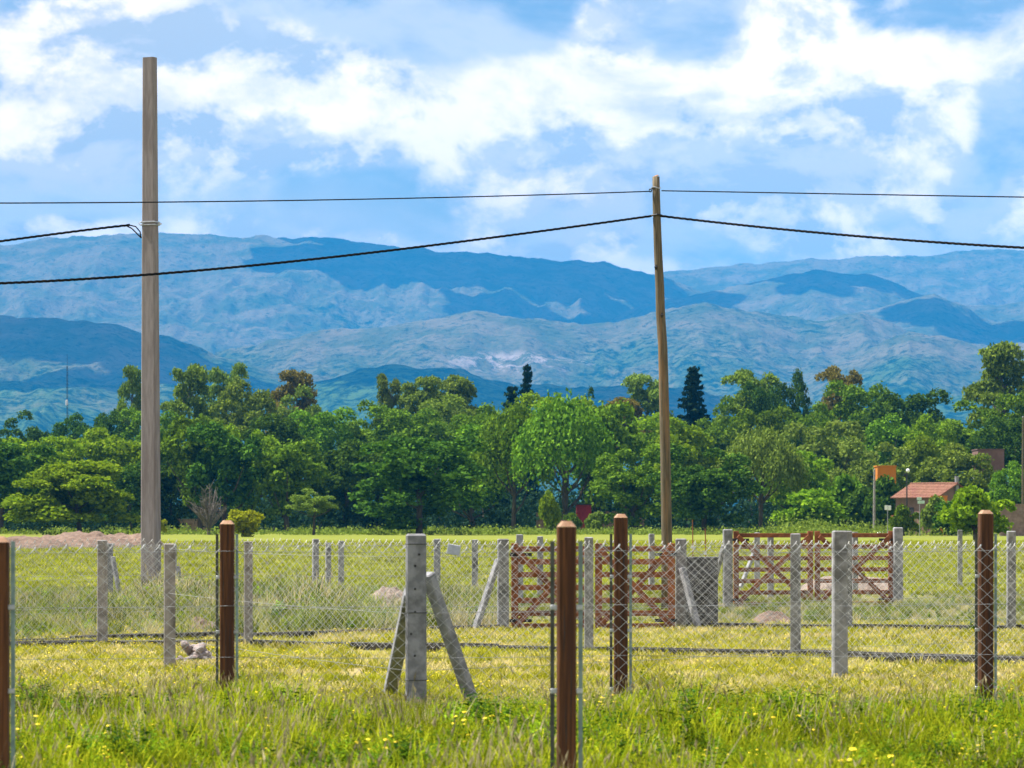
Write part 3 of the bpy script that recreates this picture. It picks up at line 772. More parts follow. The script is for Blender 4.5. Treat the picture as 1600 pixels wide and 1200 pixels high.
# ------------------------------------------------------------------ far houses and street things
def gable_house():
    Y = 400.0; c = at(1462, 813, Y); k = Y / F
    o = empty('tiled_house', (c.x - .2, Y, 0), R(-50))
    W, L, he, hr = 6.0, 6.6, 4.5, 5.9     # gable width, length, eaves, ridge
    # local: ridge runs along x, gable end faces +x ... the house is turned so roof slope and gable both show
    wall = MB(); vs = [(-L/2, -W/2, 0), (L/2, -W/2, 0), (L/2, W/2, 0), (-L/2, W/2, 0), (-L/2, -W/2, he), (L/2, -W/2, he), (L/2, W/2, he), (-L/2, W/2, he), (-L/2, 0, hr), (L/2, 0, hr)]
    wall.add(vs, [(0, 1, 5, 4), (2, 3, 7, 6), (1, 2, 6, 9, 5), (3, 0, 4, 8, 7)])
    wall.build('wall', WALLR, o)
    rf = MB(); ov = .45; sl_ = (hr - he) / (W / 2)
    for s in (-1, 1):
        y0 = s * (W / 2 + ov); z0 = he - ov * sl_ + .06; n = 9
        for i in range(n):   # courses of tiles, each lapping the one below
            a, b = i / n, (i + 1) / n
            ya, yb = y0 * (1 - a), y0 * (1 - b); za, zb = z0 + (hr + .1 - z0) * a, z0 + (hr + .1 - z0) * b
            vs = [(-L/2 - ov, ya, za + .07), (L/2 + ov, ya, za + .07), (L/2 + ov, yb, zb), (-L/2 - ov, yb, zb), (-L/2 - ov, ya, za - .05), (L/2 + ov, ya, za - .05), (L/2 + ov, yb, zb - .12), (-L/2 - ov, yb, zb - .12)]
            rf.add(vs, [(0, 1, 2, 3), (7, 6, 5, 4), (0, 4, 5, 1), (1, 5, 6, 2), (3, 7, 4, 0)])
    roof = rf.build('roof', TILE, o)
    rg = MB(); rg.tube([(-L/2 - ov, 0, hr + .12), (L/2 + ov, 0, hr + .12)], .13, 8); rg.build('ridge_tiles', TILE, roof)
    fl = MB(); fl.box((L/2 + .16, .15, 5.2), (.3, .45, 3.2), bevel=.03); fl.build('flue', CONC, o)
    w = MB(); w.box((-.9, -W/2 - .03, 2.6), (1.0, .06, 1.2)); w.build('window', BLACKM, o)
    p = MB(); p.box((0, -W/2 - .9, 2.2), (L - .4, .18, .18)); p.build('porch_beam', GATEW, o)
    for x in (-2.4, 0.0, 2.4):
        q = MB(); q.box((x, -W/2 - .9, 1.05), (.22, .22, 2.1)); q.build('porch_post', BROWNR, o)
    tag(o, 'low house with a red clay tiled roof and a grey flue on its gable', 'house')
gable_house()

def box_house(px0, px1, top, Y, depth, upper, lower, split, name, label):
    x0, x1 = gx(px0, Y), gx(px1, Y); H = zpx(top, Y)
    o = empty(name, ((x0 + x1) / 2, Y + depth / 2, 0)); w = x1 - x0; hs = zpx(split, Y)
    mb = MB(); mb.box((0, 0, hs / 2), (w, depth, hs)); mb.build('wall', lower, o)
    mb = MB(); mb.box((0, 0, (hs + H) / 2), (w + .16, depth + .16, H - hs)); u = mb.build('upper_wall', upper, o)
    mb = MB(); mb.box((0, 0, H + .07), (w + .34, depth + .34, .14)); mb.build('coping', upper, u)
    mb = MB(); mb.box((w * .15, -depth / 2 - .03, hs * .6), (min(1.0, w * .4), .06, 1.2)); mb.build('window', BLACKM, o)
    tag(o, label, 'house')
box_house(1372, 1399, 729, 445, 4.0, ORANGE, WALLR, 757, 'orange_house', 'house with a bright orange upper wall behind a dark bush')
box_house(1529, 1568, 703, 475, 6.0, BROWNR, PALER, 744, 'brown_house', 'house with plain brown upper wall and pale grey wall beneath')
def low_wall(px0, px1, top, Y, m, name, label):
    a, b = gx(px0, Y), gx(px1, Y); h = zpx(top, Y)
    o = empty(name, ((a + b) / 2, Y, 0)); mb = MB(); mb.box((0, 0, h / 2 - .1), (b - a, .25, h + .2)); mb.build('wall', m, o)
    mb = MB(); mb.box((0, 0, h + .06), (b - a + .1, .36, .1)); mb.build('coping', m, o)
    tag(o, label, 'wall')
low_wall(1562, 1640, 789, 372, BRICKM, 'garden_wall', 'low brick garden wall at the right edge of the field')
low_wall(1455, 1480, 776, 388, ORANGE, 'garden_wall', 'short orange garden wall beside the tiled house')
low_wall(925, 1010, 800, 478, BRICKM, 'garden_wall', 'pale brick wall in the shade right of the red shed')
low_wall(838, 880, 802, 470, BRICKM, 'garden_wall', 'pale brick wall in the shade left of the red shed')
low_wall(230, 330, 812, 480, BRICKM, 'garden_wall', 'low pale wall glimpsed under the trees by the concrete pole')
# red shed and red paling
o = empty('red_shed', (gx(912, 455), 455, 0)); mb = MB(); h = zpx(789, 455); mb.box((0, 0, h / 2), (2.0, 1.6, h)); mb.build('wall', RED, o)
mb = MB(); mb.box((-.1, -.85, h * .46), (.8, .08, h * .86)); mb.build('door', RED, o)
mb = MB(); mb.box((0, -.05, h + .08), (2.3, 2.0, .16)); mb.build('roof', BLACKM, o)
tag(o, 'small red shed in the shade under the trees', 'shed')
for (pa, pb, lab) in ((880, 898, 'red picket fence touching the left side of the red shed'), (921, 934, 'red picket fence right of the red shed')):
    Y = 456; xa, xb = gx(pa, Y), gx(pb, Y); o = empty('picket_fence', ((xa + xb) / 2, Y, 0))
    n = int((xb - xa) / .2)
    for i in range(n):
        x = -(xb - xa) / 2 + (i + .5) * (xb - xa) / n
        mb = MB(); mb.box((x, 0, .75), (.13, .03, 1.5)); mb.build('picket', RED, o)
    for z in (.4, 1.15):
        mb = MB(); mb.box((0, .05, z), (xb - xa, .05, .09)); mb.build('rail', RED, o)
    tag(o, lab, 'fence', 'red picket fences by the shed')

def street_lamp():
    Y = 385; o = empty('street_lamp', (gx(1417, Y), Y, 0)); h = zpx(737, Y)
    mb = MB(); mb.tube([(0, 0, 0), (0, 0, 1.0), (0, 0, h)], [.13, .085, .07], 8); mb.build('pole', BLACKM, o)
    mb = MB(); vs = []
    me = bpy.data.meshes.new('globe'); import bmesh
    bm = bmesh.new(); bmesh.ops.create_uvsphere(bm, u_segments=12, v_segments=8, radius=.22); bm.to_mesh(me); bm.free(); me.materials.append(WHITE)
    link('globe', me, o, (.12, 0, h + .12))
    mb = MB(); mb.box((-.22, 0, h - .35), (.25, .2, .3), bevel=.02); mb.build('junction_box', BLACKM, o)
    tag(o, 'black street lamp with a white globe left of the tiled house', 'street lamp')
street_lamp()
def plain_pole(px, top, Y, r, m, name, label):
    o = empty(name, (gx(px, Y), Y, 0)); h = zpx(top, Y)
    mb = MB(); mb.tube([(0, 0, -.2), (0, 0, h * .5), (.03, 0, h)], [r * 1.2, r, r * .8], 8); mb.build('pole', m, o)
    mb = MB(); mb.tube([(.03, 0, h), (.03, 0, h + .12)], [r * .95, r * .4], 8); mb.build('cap', CONC, o)
    tag(o, label, 'pole')
plain_pole(1366, 734, 400, .14, CONC_OLD, 'utility_pole', 'grey concrete pole left of the orange wall')
plain_pole(1598, 652, 400, .12, POLEW, 'utility_pole', 'wooden pole at the very right edge before the trees')
def street_sign(px, top, Y, blades, label):
    o = empty('street_sign', (gx(px, Y), Y, 0)); h = zpx(top, Y)
    mb = MB(); mb.tube([(0, 0, -.1), (0, 0, h)], .04, 6); mb.build('post', STRAND, o)
    for (dx, dz, w, hh, m) in blades:
        mb = MB(); mb.box((dx, -.06, h + dz), (w, .03, hh), bevel=.008); mb.build('sign_plate', m, o)
    tag(o, label, 'sign')
street_sign(1437, 778, 370, [(-.05, -.08, .5, .3, SIGNG), (.15, -.46, .75, .32, SIGNG)], 'two pale street name plates on a post before the tiled house')
street_sign(1387, 791, 370, [(-.17, -.15, .32, .5, WHITE), (.2, -.18, .32, .5, WHITE)], 'pair of small white notice plates on a post in the weeds')
# radio mast
o = empty('radio_mast', (gx(105, 760), 760, 0)); h = zpx(553, 760)
for k in range(3):
    a = 2.094 * k; mb = MB(); mb.tube([(.14 * math.cos(a), .14 * math.sin(a), 0), (.14 * math.cos(a), .14 * math.sin(a), h * .93)], .035, 4); mb.build('leg', BLACKM, o)
mb = MB()
for i in range(60):
    z = h * .93 * i / 60; a = 2.094 * (i % 3)
    mb.tube([(.14 * math.cos(a), .14 * math.sin(a), z), (.14 * math.cos(a + 2.094), .14 * math.sin(a + 2.094), z + h / 65)], .02, 3)
mb.build('lattice', BLACKM, o)
mb = MB(); mb.tube([(0, 0, h * .9), (0, 0, h)], .03, 5); mb.build('antenna_rod', BLACKM, o)
mb = MB(); mb.box((-.1, -.25, h * .72), (.45, .3, 1.2), bevel=.05); mb.build('dish_box', WHITE, o)
tag(o, 'thin lattice radio mast standing against the blue hills', 'mast')

# ------------------------------------------------------------------ mounds and rubble
def mound(px0, px1, top, base, m, label, seed, peaks, depth=None, name='dirt_mound'):
    Y = gy(base); x0, x1 = gx(px0, Y), gx(px1, Y); W = (x1 - x0) / 2; D = depth or W * .6; H = zpx(top, Y + D * .5)
    n = 44; xs = np.linspace(-1, 1, n); X, Yy = np.meshgrid(xs, xs)
    r = np.sqrt(X ** 2 + Yy ** 2)
    prof = np.clip(1 - np.abs(X) ** 5, 0, 1) ** .6 * np.clip(1 - np.abs(Yy) ** 1.8, 0, 1) ** .8
    px_ = np.interp(X, np.linspace(-1, 1, len(peaks)), peaks)
    rough = fbm(X * 5 * max(1, W / 3) + seed, Yy * 5 + seed, 5, seed)
    Z = H * (prof * px_ * (.72 + .55 * rough)) - .05
    V = np.stack([X * W * 1.02, Yy * D, Z], -1).reshape(-1, 3)
    i = np.arange((n - 1) ** 2); rr_, c = i // (n - 1), i % (n - 1); a = rr_ * n + c
    me = np_mesh(name, V, np.stack([a, a + 1, a + n + 1, a + n], 1), m, False)
    o = link(name, me, None, ((x0 + x1) / 2, Y + D, 0)); tag(o, label, 'mound', 'heaps of soil and gravel on the lots'); return o
mound(-70, 95, 837, 860, DIRT, 'low pinkish dirt mound cut by the left edge behind the field', 3, [1, .9, .95, .9, .9], 2.6)
mound(20, 200, 832, 859, DIRT, 'long pinkish dirt mound with the highest crest, below the umbrella tree', 5, [.85, .85, 1, 1.05, .85, .8], 3.0)
mound(140, 250, 834, 857, DIRT, 'small pinkish dirt mound beside the concrete pole', 8, [.9, 1, 1, .9], 2.2)
mound(548, 644, 916, 950, GRAVEL, 'pale gravel mound left of the braced concrete corner post', 11, [.35, .6, 1, 1, .8], .7)
mound(1248, 1432, 898, 928, GRAVEL, 'wide gravel heap seen through the farther gate', 14, [.5, .9, 1, 1, .8, .4], 1.2)
mound(1176, 1250, 951, 976, DIRT, 'small reddish earth heap in front of the farther gate', 17, [.5, 1, .9, .5], .6)
mound(278, 348, 962, 992, DIRT, 'small earth heap behind the rubble pile', 19, [.5, 1, .8, .5], .6)
def stone_mesh(seed):
    import bmesh
    bm = bmesh.new(); bmesh.ops.create_icosphere(bm, subdivisions=2, radius=1.0); rr = random.Random(seed)
    ax = [Vector((rr.gauss(0, 1), rr.gauss(0, 1), rr.gauss(0, 1))).normalized() for _ in range(7)]
    for v in bm.verts:
        for a in ax:
            d = v.co.dot(a)
            if d > .62: v.co -= a * (d - .62)
    me = bpy.data.meshes.new('stone'); bm.to_mesh(me); bm.free(); me.materials.append(STONE); return me
def rubble():
    Y = 39.6; o = empty('rubble_heap', (gx(303, Y), Y, 0)); rr = random.Random(4)
    ms = [stone_mesh(i) for i in range(5)]
    for i in range(70):
        a = rr.uniform(0, 6.28); q = math.sqrt(rr.random()); s = rr.uniform(.035, .078)
        x, y = math.cos(a) * q * .25, math.sin(a) * q * .2; z = max(.03, .25 * (1 - q ** 1.5) * rr.uniform(.5, 1.05))
        if i == 0: x, y, z, s = -.10, -.06, .25, .075
        e = link('stone', ms[i % 5], o, (x, y, z)); e.scale = (s * rr.uniform(.9, 1.5), s * rr.uniform(.8, 1.2), s * rr.uniform(.45, .8))
        e.rotation_euler = (rr.uniform(-.5, .5), rr.uniform(-.5, .5), rr.uniform(0, 6))
    tag(o, 'heap of broken pale rubble beside the lone concrete post', 'rubble')
rubble()

# ------------------------------------------------------------------ poles and cables
def concrete_pole():
    Y = 66.0; o = empty('concrete_pole', (gx(236, Y), Y, 0)); ht = zpx(90, Y)
    th = R(24); M = Matrix.Rotation(-th, 3, 'Z'); mb = MB(); n = 24; b = .025
    xt = gx(234, Y) - gx(236, Y)
    for i in range(n + 1):
        t = i / n; z = -.3 + (ht + .3) * t; s = 1.42 + (1.0 - 1.42) * t; hx, hy = .125 * s, .085 * s
        for (x, y) in ((-hx + b, -hy), (hx - b, -hy), (hx, -hy + b), (hx, hy - b), (hx - b, hy), (-hx + b, hy), (-hx, hy - b), (-hx, -hy + b)):
            p = M @ Vector((x, y, 0)); mb.v.append((p.x + xt * t, p.y, z))
    for i in range(n):
        for k in range(8):
            j = (k + 1) % 8; mb.f.append((i * 8 + k, i * 8 + j, i * 8 + 8 + j, i * 8 + 8 + k))
    mb.f.append(tuple(n * 8 + k for k in range(8)))
    mb.build('shaft', POLEC, o)
    zb = zpx(350, Y); s = 1.12; mb = MB()
    for dz in (-.02, .035):
        pts = []
        for (x, y) in ((-.125, -.085), (.125, -.085), (.125, .085), (-.125, .085), (-.125, -.085)):
            p = M @ Vector((x * s * 1.08, y * s * 1.12, 0)); pts.append((p.x + xt * .7, p.y, zb + dz))
        mb.tube(pts, .014, 5)
    bd = mb.build('clamp_band', STEEL, o)
    mb = MB(); mb.tube([(-.14, -.09, zb), (-.19, -.12, zb + .03), (-.235, -.13, zb), (-.19, -.12, zb - .03), (-.14, -.09, zb)], .011, 5); mb.build('eye_bolt', STEEL, bd)
    mb = MB(); mb.tube([(.13, -.03, zb), (.21, -.05, zb)], .016, 5); mb.build('bolt', STEEL, bd)
    tag(o, 'tall tapered square concrete utility pole rising on the left', 'utility pole')
concrete_pole()
YW = 62.0
def wooden_pole():
    Y = YW; o = empty('wooden_pole', (gx(1042, Y), Y, 0)); x0 = gx(1042, Y)
    cl = [(1025, 276, 5.6), (1025.5, 310, 6.0), (1026.5, 345, 6.2), (1028.5, 400, 6.6), (1031, 450, 6.9), (1032, 490, 7.2), (1035.5, 540, 7.3), (1037, 600, 7.6), (1038.5, 660, 7.8), (1040, 730, 8.0), (1041, 790, 8.2), (1042, 850, 8.4), (1042, 990, 9.0)]
    rr = random.Random(5); mb = MB(); pts = [Vector((gx(a, Y) - x0, 0, zpx(b, Y))) for a, b, c in reversed(cl)]
    mb.tube(pts, [c * Y / F for a, b, c in reversed(cl)], 14)
    mb.build('shaft', POLEW, o, True)
    zt = zpx(276, Y); xt = gx(1025, Y) - x0
    mb = MB(); mb.tube([(xt, 0, zt + .002), (xt - .008, 0, zt + .022)], [.062, .035], 12); mb.build('sawn_top', ENDG_LITBEV, o)
    zb = zpx(293.5, Y); mb = MB(); q = [(xt + .075 * math.cos(a), .075 * math.sin(a), zb + .012 * math.sin(a * 2)) for a in [i * 2 * math.pi / 14 for i in range(15)]]
    mb.tube(q, .012, 5); bd = mb.build('clamp_band', STEEL, o)
    mb = MB(); mb.tube([(xt - .07, -.02, zb - .02), (xt - .12, -.02, zb - .03), (xt - .13, -.02, zb - .07), (xt - .09, -.02, zb - .075), (xt - .08, -.02, zb - .04)], .013, 5); mb.build('hook', BLACKM, bd)
    zc = zpx(337, Y); mb = MB(); mb.tube([(xt - .085, -.03, zc), (xt + .02, -.105, zc + .015), (xt + .11, -.03, zc)], .018, 6); mb.build('cable_grip', BLACKM, o)
    for (px_, py_) in ((1024.5, 418), (1034, 493)):
        mb = MB(); rr_ = 6.9 * Y / F; mb.tube([(gx(px_, Y) - x0, -rr_ * .93, zpx(py_, Y) - .05), (gx(px_, Y) - x0, -rr_ * 1.02, zpx(py_, Y)), (gx(px_, Y) - x0, -rr_ * .93, zpx(py_, Y) + .05)], [.008, .03, .008], 6); mb.build('knot', BLACKM, o)
    tag(o, 'crooked round wooden utility pole rising behind the gate', 'utility pole')
wooden_pole()
def smooth_path(keys, n):
    """keys: (px,py,Y); quadratic/cubic fit along px"""
    k = np.array(keys, float); t = np.linspace(k[0, 0], k[-1, 0], n)
    deg = min(3, len(k) - 1); py = np.polyval(np.polyfit(k[:, 0], k[:, 1], deg), t); Y = np.interp(t, k[:, 0], k[:, 2])
    return [at(a, b, c) for a, b, c in zip(t, py, Y)]
def wire(keys, r, label, name='overhead_wire', cat='wire', group=None):
    o = MB().tube(smooth_path(keys, 60), r, 5).build(name, CABLE, None, True); tag(o, label, cat, group)
def twisted(keys, r, label, name='twisted_cable', n=260, pitch=.42):
    P = smooth_path(keys, n); o = empty(name, (0, 0, 0)); base = P[0].copy()
    o.location = base; s = 0; ph = []
    for i, p in enumerate(P):
        if i: s += (p - P[i - 1]).length
        ph.append(s / pitch * 2 * math.pi)
    for k in range(3):
        pts = []
        for p, a in zip(P, ph):
            a2 = a + 2.094 * k; pts.append(p - base + Vector((0, math.cos(a2) * r * 1.1, math.sin(a2) * r * 1.1)))
        MB().tube(pts, r, 6).build('strand', CABLE, o, True)
    tag(o, label, 'cable', 'thick twisted overhead cables')
GW = 'thin overhead wires'
wire([(-150, 317.5, 52), (0, 317, 54), (222, 316, 56), (400, 314.3, 57.5), (800, 305.5, 60.5), (1016, 299, YW)], .011, 'thin black wire running left from the wooden pole past the concrete pole', group=GW)
wire([(1034, 298, YW), (1200, 301, 60), (1400, 304.5, 58), (1600, 308, 56), (1750, 310, 54)], .011, 'thin black wire running right from the top of the wooden pole', group=GW)
twisted([(-150, 447, 52), (0, 441.5, 54), (225, 430, 56), (420, 412.5, 57.5), (600, 393, 59), (800, 366, 60.5), (960, 346, 61.5), (1018, 337.5, YW)], .0118, 'thick twisted black cable sagging left from the wooden pole')
twisted([(1032, 337.5, YW), (1090, 344, 61.5), (1200, 356, 60.2), (1400, 374, 58), (1600, 387, 56), (1750, 394, 54)], .0118, 'thick twisted black cable sagging right from the wooden pole')
twisted([(-150, 395, 64), (0, 377, 64.5), (60, 369, 65), (130, 360, 65.3), (203, 351.5, 65.7)], .0125, 'short twisted black cable anchored to the concrete pole from the left', n=120)
# loose tails at the pole
for pts, lab in (([(196, 352), (206, 357), (214, 365), (221, 372)], 'frayed lower tail of the cable at the concrete pole clamp'), ([(196, 353), (204, 352), (212, 354), (219, 362), (220, 371)], 'upper looped tail of the cable at the concrete pole clamp')):
    o = MB().tube([at(a, b, 65.72) for a, b in pts], .013, 5).build('cable_tail', CABLE, None, True); tag(o, lab, 'cable', 'cable tails at the clamp')

# ------------------------------------------------------------------ fences
def chainlink(p0, p1, z0, z1, cw, ch, r, parent, name='wire_mesh', off=0.0):
    """woven diamond mesh with twisted barbs on top"""
    p0, p1 = Vector(p0), Vector(p1); d = p1 - p0; L = d.length; u = d / L; nrm = Vector((-u.y, u.x, 0))
    if nrm.y > 0: nrm = -nrm
    ncol = int(L / (cw / 2)); nrow = int(round((z1 - z0) / (ch / 2)))
    V, Fc = [], []
    ang = np.array([.5, 2.6, 4.7])
    U = np.array(u); Nn = np.array(nrm); Zz = np.array([0, 0, 1.0]); P0 = np.array(p0)
    base = 0
    j = np.arange(nrow + 1)
    for k in range(ncol):
        i = np.where((k + j) % 2 == 0, k, k + 1)
        sag = .012 * np.sin(k * .21) + .006 * np.sin(k * .9)
        c = P0 + np.outer(i * cw / 2, U) + np.outer(z0 + j * ch / 2 + sag * (j / nrow), Zz) + np.outer(np.where(i == k, off + r, off - r), Nn)
        # barb: the end is bent up
        if (k + nrow) % 2 == 0 or True:
            tip = c[-1] + Zz * .022 + U * .012
            c = np.vstack([c, tip])
        n = len(c); rad = np.full(n, r); rad[-2:] = r * 3.0
        ring = c[:, None, :] + rad[:, None, None] * (np.cos(ang)[None, :, None] * U + np.sin(ang)[None, :, None] * Nn * .9)
        V.append(ring.reshape(-1, 3))
        a = base + np.arange(n - 1)[:, None] * 3 + np.arange(3)[None, :]; b = base + np.arange(n - 1)[:, None] * 3 + (np.arange(3)[None, :] + 1) % 3
        Fc.append(np.stack([a, b, b + 3, a + 3], -1).reshape(-1, 4)); base += n * 3
    me = np_mesh(name, np.concatenate(V), np.concatenate(Fc), WIRE)
    return link(name, me, parent)
def cpost(parent, x, y, h, w, m=CONC, rz=0.0, name='post', d=None):
    mb = MB(); mb.box((0, 0, (h - .3) / 2), (w, d or w, h + .3), Matrix.Rotation(rz, 3, 'Z'), w * .09, .96)
    return mb.build(name, m, parent, loc=(x, y, 0))
def brace(parent, top, foot, w, m=CONC):
    t, f = Vector(top), Vector(foot); f2 = f + (f - t).normalized() * .12
    MB().bar(f2, t, w, w * .8, w * .1).build('brace', m, parent)
def strand(parent, pts, r=.0028, sag=.015, name='tension_wire'):
    out = []
    for a, b in zip(pts[:-1], pts[1:]):
        a, b = Vector(a), Vector(b)
        for i in range(8): t = i / 8; out.append(a.lerp(b, t) - Vector((0, 0, sag * 4 * t * (1 - t))))
    out.append(Vector(pts[-1])); MB().tube(out, r, 4).build(name, STRAND, parent, True)
def kerb(parent, a, b, h=.11, w=.16):
    a, b = Vector(a), Vector(b); n = max(1, int((b - a).length / 1.25)); rr = random.Random(int(a.x * 100))
    for i in range(n):   # cast in short lengths, each sitting a little differently
        p, q = a.lerp(b, i / n), a.lerp(b, (i + 1) / n); g = (q - p).normalized() * .006
        dz = rr.uniform(-.02, .012)
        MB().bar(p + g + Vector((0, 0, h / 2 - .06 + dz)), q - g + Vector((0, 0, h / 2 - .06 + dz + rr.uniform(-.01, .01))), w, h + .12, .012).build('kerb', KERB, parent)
def PX(px, base): Y = gy(base); return Vector((gx(px, Y), Y, 0))

# brown timber fence (nearest mesh)
def timber_post(parent, x, y, h, w=.122, bars=True, rz=0.05):
    M = Matrix.Rotation(rz, 3, 'Z')
    mb = MB(); hw = w / 2; c = .035; b = .012
    def octo(q, z):
        out = []
        for (sx, sy) in ((-1, -1), (1, -1), (1, 1), (-1, 1)):
            for (ax, ay) in (((0, 1), (1, 0)) if sx == sy else ((1, 0), (0, 1))):
                p = M @ Vector((sx * (q - ax * b), sy * (q - ay * b), 0)); out.append((p.x, p.y, z))
        return out
    side = [tuple((k, (k + 1) % 8, (k + 1) % 8 + 8, k + 8)) for k in range(8)]
    mb.add(octo(hw, -.3) + octo(hw, h - c), side + [tuple(range(8, 16))])
    post = mb.build('post', BROWN, parent, loc=(x, y, 0))
    mb = MB(); mb.add(octo(hw - .001, h - c + .002) + octo(hw - c * .8, h), side + [tuple(range(8, 16))]); mb.build('bevelled_top', ENDG_LITBEV, post)  # sunlit brightness of the bevel is put into its paler timber colour
    ck = random.Random(int(x * 1000) + int(h * 777))
    for k in range(3):   # drying cracks in the near face
        cx = ck.uniform(-.6, .6) * hw; z0 = ck.uniform(.3, h - .5); ln = ck.uniform(.2, .6); wv = [ck.uniform(-.004, .004) for _ in range(5)]
        vs = []
        for i in range(5):
            ww = .0028 * math.sin(math.pi * (i + .35) / 4.7)
            for sg in (-1, 1):
                p = M @ Vector((cx + wv[i] + sg * ww, -hw - .0012, 0)); vs.append((p.x, p.y, z0 + ln * i / 4))
        mb = MB(); mb.add(vs, [(2 * i, 2 * i + 1, 2 * i + 3, 2 * i + 2) for i in range(4)]); mb.build('crack', BLACKM, post)
    if bars:
        for s, m in ((-1, BARD), (1, BARM)):  # shadowed left bar and bright right bar: the difference is put into their colours
            bx = x + s * (hw + .026)
            mb = MB(); mb.box((0, 0, 0), (.024, .012, 1.52)); bar = mb.build('tension_bar', m, parent, loc=(bx, y - .02, .82))
            for z in (-.62, -.1, .38):
                mb = MB(); mb.box((-s * .02, 0, z), (.062, .03, .03), bevel=.004); mb.build('clip', STEEL, bar)
    return post
FB = empty('chain_link_fence', (gx(800, 30.2), 30.2, 0))
def rel(p, o): return Vector(p) - o.location
for (px, Y, top) in ((355, 30.0, 813), (970, 30.4, 803), (1540, 30.6, 797), (-260, 29.8, 815), (2110, 30.8, 797)):
    p = rel((gx(px, Y), Y, 0), FB); timber_post(FB, p.x, p.y, zpx(top, Y), rz=rnd.uniform(-.12, .2))
chainlink(rel((gx(-260, 29.8), 29.8 - .095, 0), FB), rel((gx(2110, 30.8), 30.8 - .095, 0), FB), .02, 1.46, .135, .12, .0027, FB)
for z in (1.43, .95, .5, .1):
    strand(FB, [rel((gx(px, Y), Y - .09, z), FB) for px, Y in ((-260, 29.8), (355, 30.0), (970, 30.4), (1540, 30.6), (2110, 30.8))], .0022)
tag(FB, 'chain-link fence on brown square timber posts across the foreground', 'fence')
for (px, Y, top, lab) in ((-1, 19.6, 838, 'brown timber post cut by the left edge with a pale steel bar'), (885, 19.6, 814, 'nearest brown timber post with dark steel bar and clips, right of centre')):
    o = empty('timber_post', (gx(px, Y), Y, 0)); timber_post(o, 0, 0, zpx(top, Y), .110, True, .03); tag(o, lab, 'post', 'freestanding timber posts')

# fence with low kerb, middle distance (K2): posts 160, 387, hidden, 920, 1243, beyond
K2 = [(-90, 1020), (160, 1014), (388, 1012), (642, 1019), (920, 1025), (1243, 1031), (1620, 1043)]
FK2 = empty('chain_link_fence', PX(642, 1019)); pts2 = [rel(PX(*a), FK2) for a in K2]
for i, p in enumerate(pts2):
    cpost(FK2, p.x, p.y, [1.46, 1.44, 1.42, 1.42, 1.49, 1.54, 1.5][i], .115, CONC_OLD if i < 3 else CONC, rnd.uniform(-.3, .3))
for a, b in zip(pts2[:-1], pts2[1:]):
    n = Vector((0, -.075, 0)); chainlink(a + n, b + n, .06, 1.40, .11, .105, .0022, FK2)
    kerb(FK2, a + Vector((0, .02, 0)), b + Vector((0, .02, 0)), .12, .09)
for z in (1.38, .98, .55, .12): strand(FK2, [p + Vector((0, -.07, z)) for p in pts2], .002)
tag(FK2, 'chain-link fence on thin concrete posts along the nearer low kerb', 'fence')

# fence with the gate, farther kerb (K1)
K1L = [(-60, 1013), (110, 1008), (343, 1001), (560, 995), (786, 988)]
K1R = [(1064, 986), (1325, 987), (1580, 989), (1800, 991)]
for nm, KK, lab in (('L', K1L, 'chain-link fence on the farther kerb left of the nearer gate'), ('R', K1R, 'chain-link fence on the farther kerb right of the nearer gate')):
    o = empty('chain_link_fence', PX(*KK[-1 if nm == 'L' else 0])); pp = [rel(PX(*a), o) for a in KK]
    for i, p in enumerate(pp):
        end = (nm == 'L' and i == len(pp) - 1) or (nm == 'R' and i == 0)
        if nm == 'L' and 0 < i < 4: continue
        cpost(o, p.x, p.y, 1.42 if end else 1.54, .175 if end else .13, CONC, rnd.uniform(-.1, .1))
    for a, b in zip(pp[:-1], pp[1:]):
        n = Vector((0, -.07, 0)); chainlink(a + n, b + n, .06, 1.36, .105, .10, .0021, o); kerb(o, a, b, .12, .09)
    for z in (1.34, .9, .45): strand(o, [p + Vector((0, -.065, z)) for p in pp], .002)
    if nm == 'L': brace(o, rel(at(779, 874, 51.6), o), rel(at(741, 988, 51.3), o), .10)
    else: brace(o, rel(at(1066, 888, 52.2), o), rel(at(1090, 978, 51.9), o), .10)
    tag(o, lab, 'fence')

# wire fence on stout corner post with two braces (nearest concrete)
FD = empty('wire_fence', PX(650, 1114)); c0 = PX(650, 1114); cl_ = PX(265, 1049); cr = PX(1312, 1068)
yc = c0.y
cp = cpost(FD, 0, 0, zpx(834, yc), .188, CONC, .04)
for (dx, py) in ((.03, 866), (-.005, 884), (-.005, 920), (-.005, 956), (-.008, 1024), (-.04, 990)):
    z = zpx(py, yc); MB().tube([(dx, -.089, z), (dx, -.0945, z)], .011, 8).build('bolt_hole', BLACKM, cp)
for py in (850, 957, 1062): 
    z = zpx(py, yc); s = .0985 * (1.0 - .02 * z)
    MB().tube([(-s, -s, z), (s, -s, z), (s, s, z), (-s, s, z), (-s, -s, z)], .0035, 4).build('wire_wrap', BARD, cp)
brace(FD, rel(at(642, 925, 30.6), FD), rel(at(607, 1093, 32.4), FD), .12)
brace(FD, rel(at(668, 896, 30.5), FD), rel(at(738, 1098, 30.9), FD), .115)
pl, pr = rel(cl_, FD), rel(cr, FD)
cpost(FD, pl.x, pl.y, zpx(849, cl_.y), .135, CONC_OLD, .1); cpost(FD, pr.x, pr.y, zpx(829, cr.y), .155, CONC, .05)
er_ = pr + pr.normalized() * 6
cpost(FD, er_.x, er_.y, 1.6, .15)
for z in (1.38, .88, .38):
    strand(FD, [pl + Vector((0, -.07, z)), Vector((-.1, -.05, z)), Vector((.1, -.05, z)), pr + Vector((0, -.08, z)), er_ + Vector((0, 0, z))], .0022, .02)
tag(FD, 'wire fence cornering on a stout concrete post with two braces', 'fence')

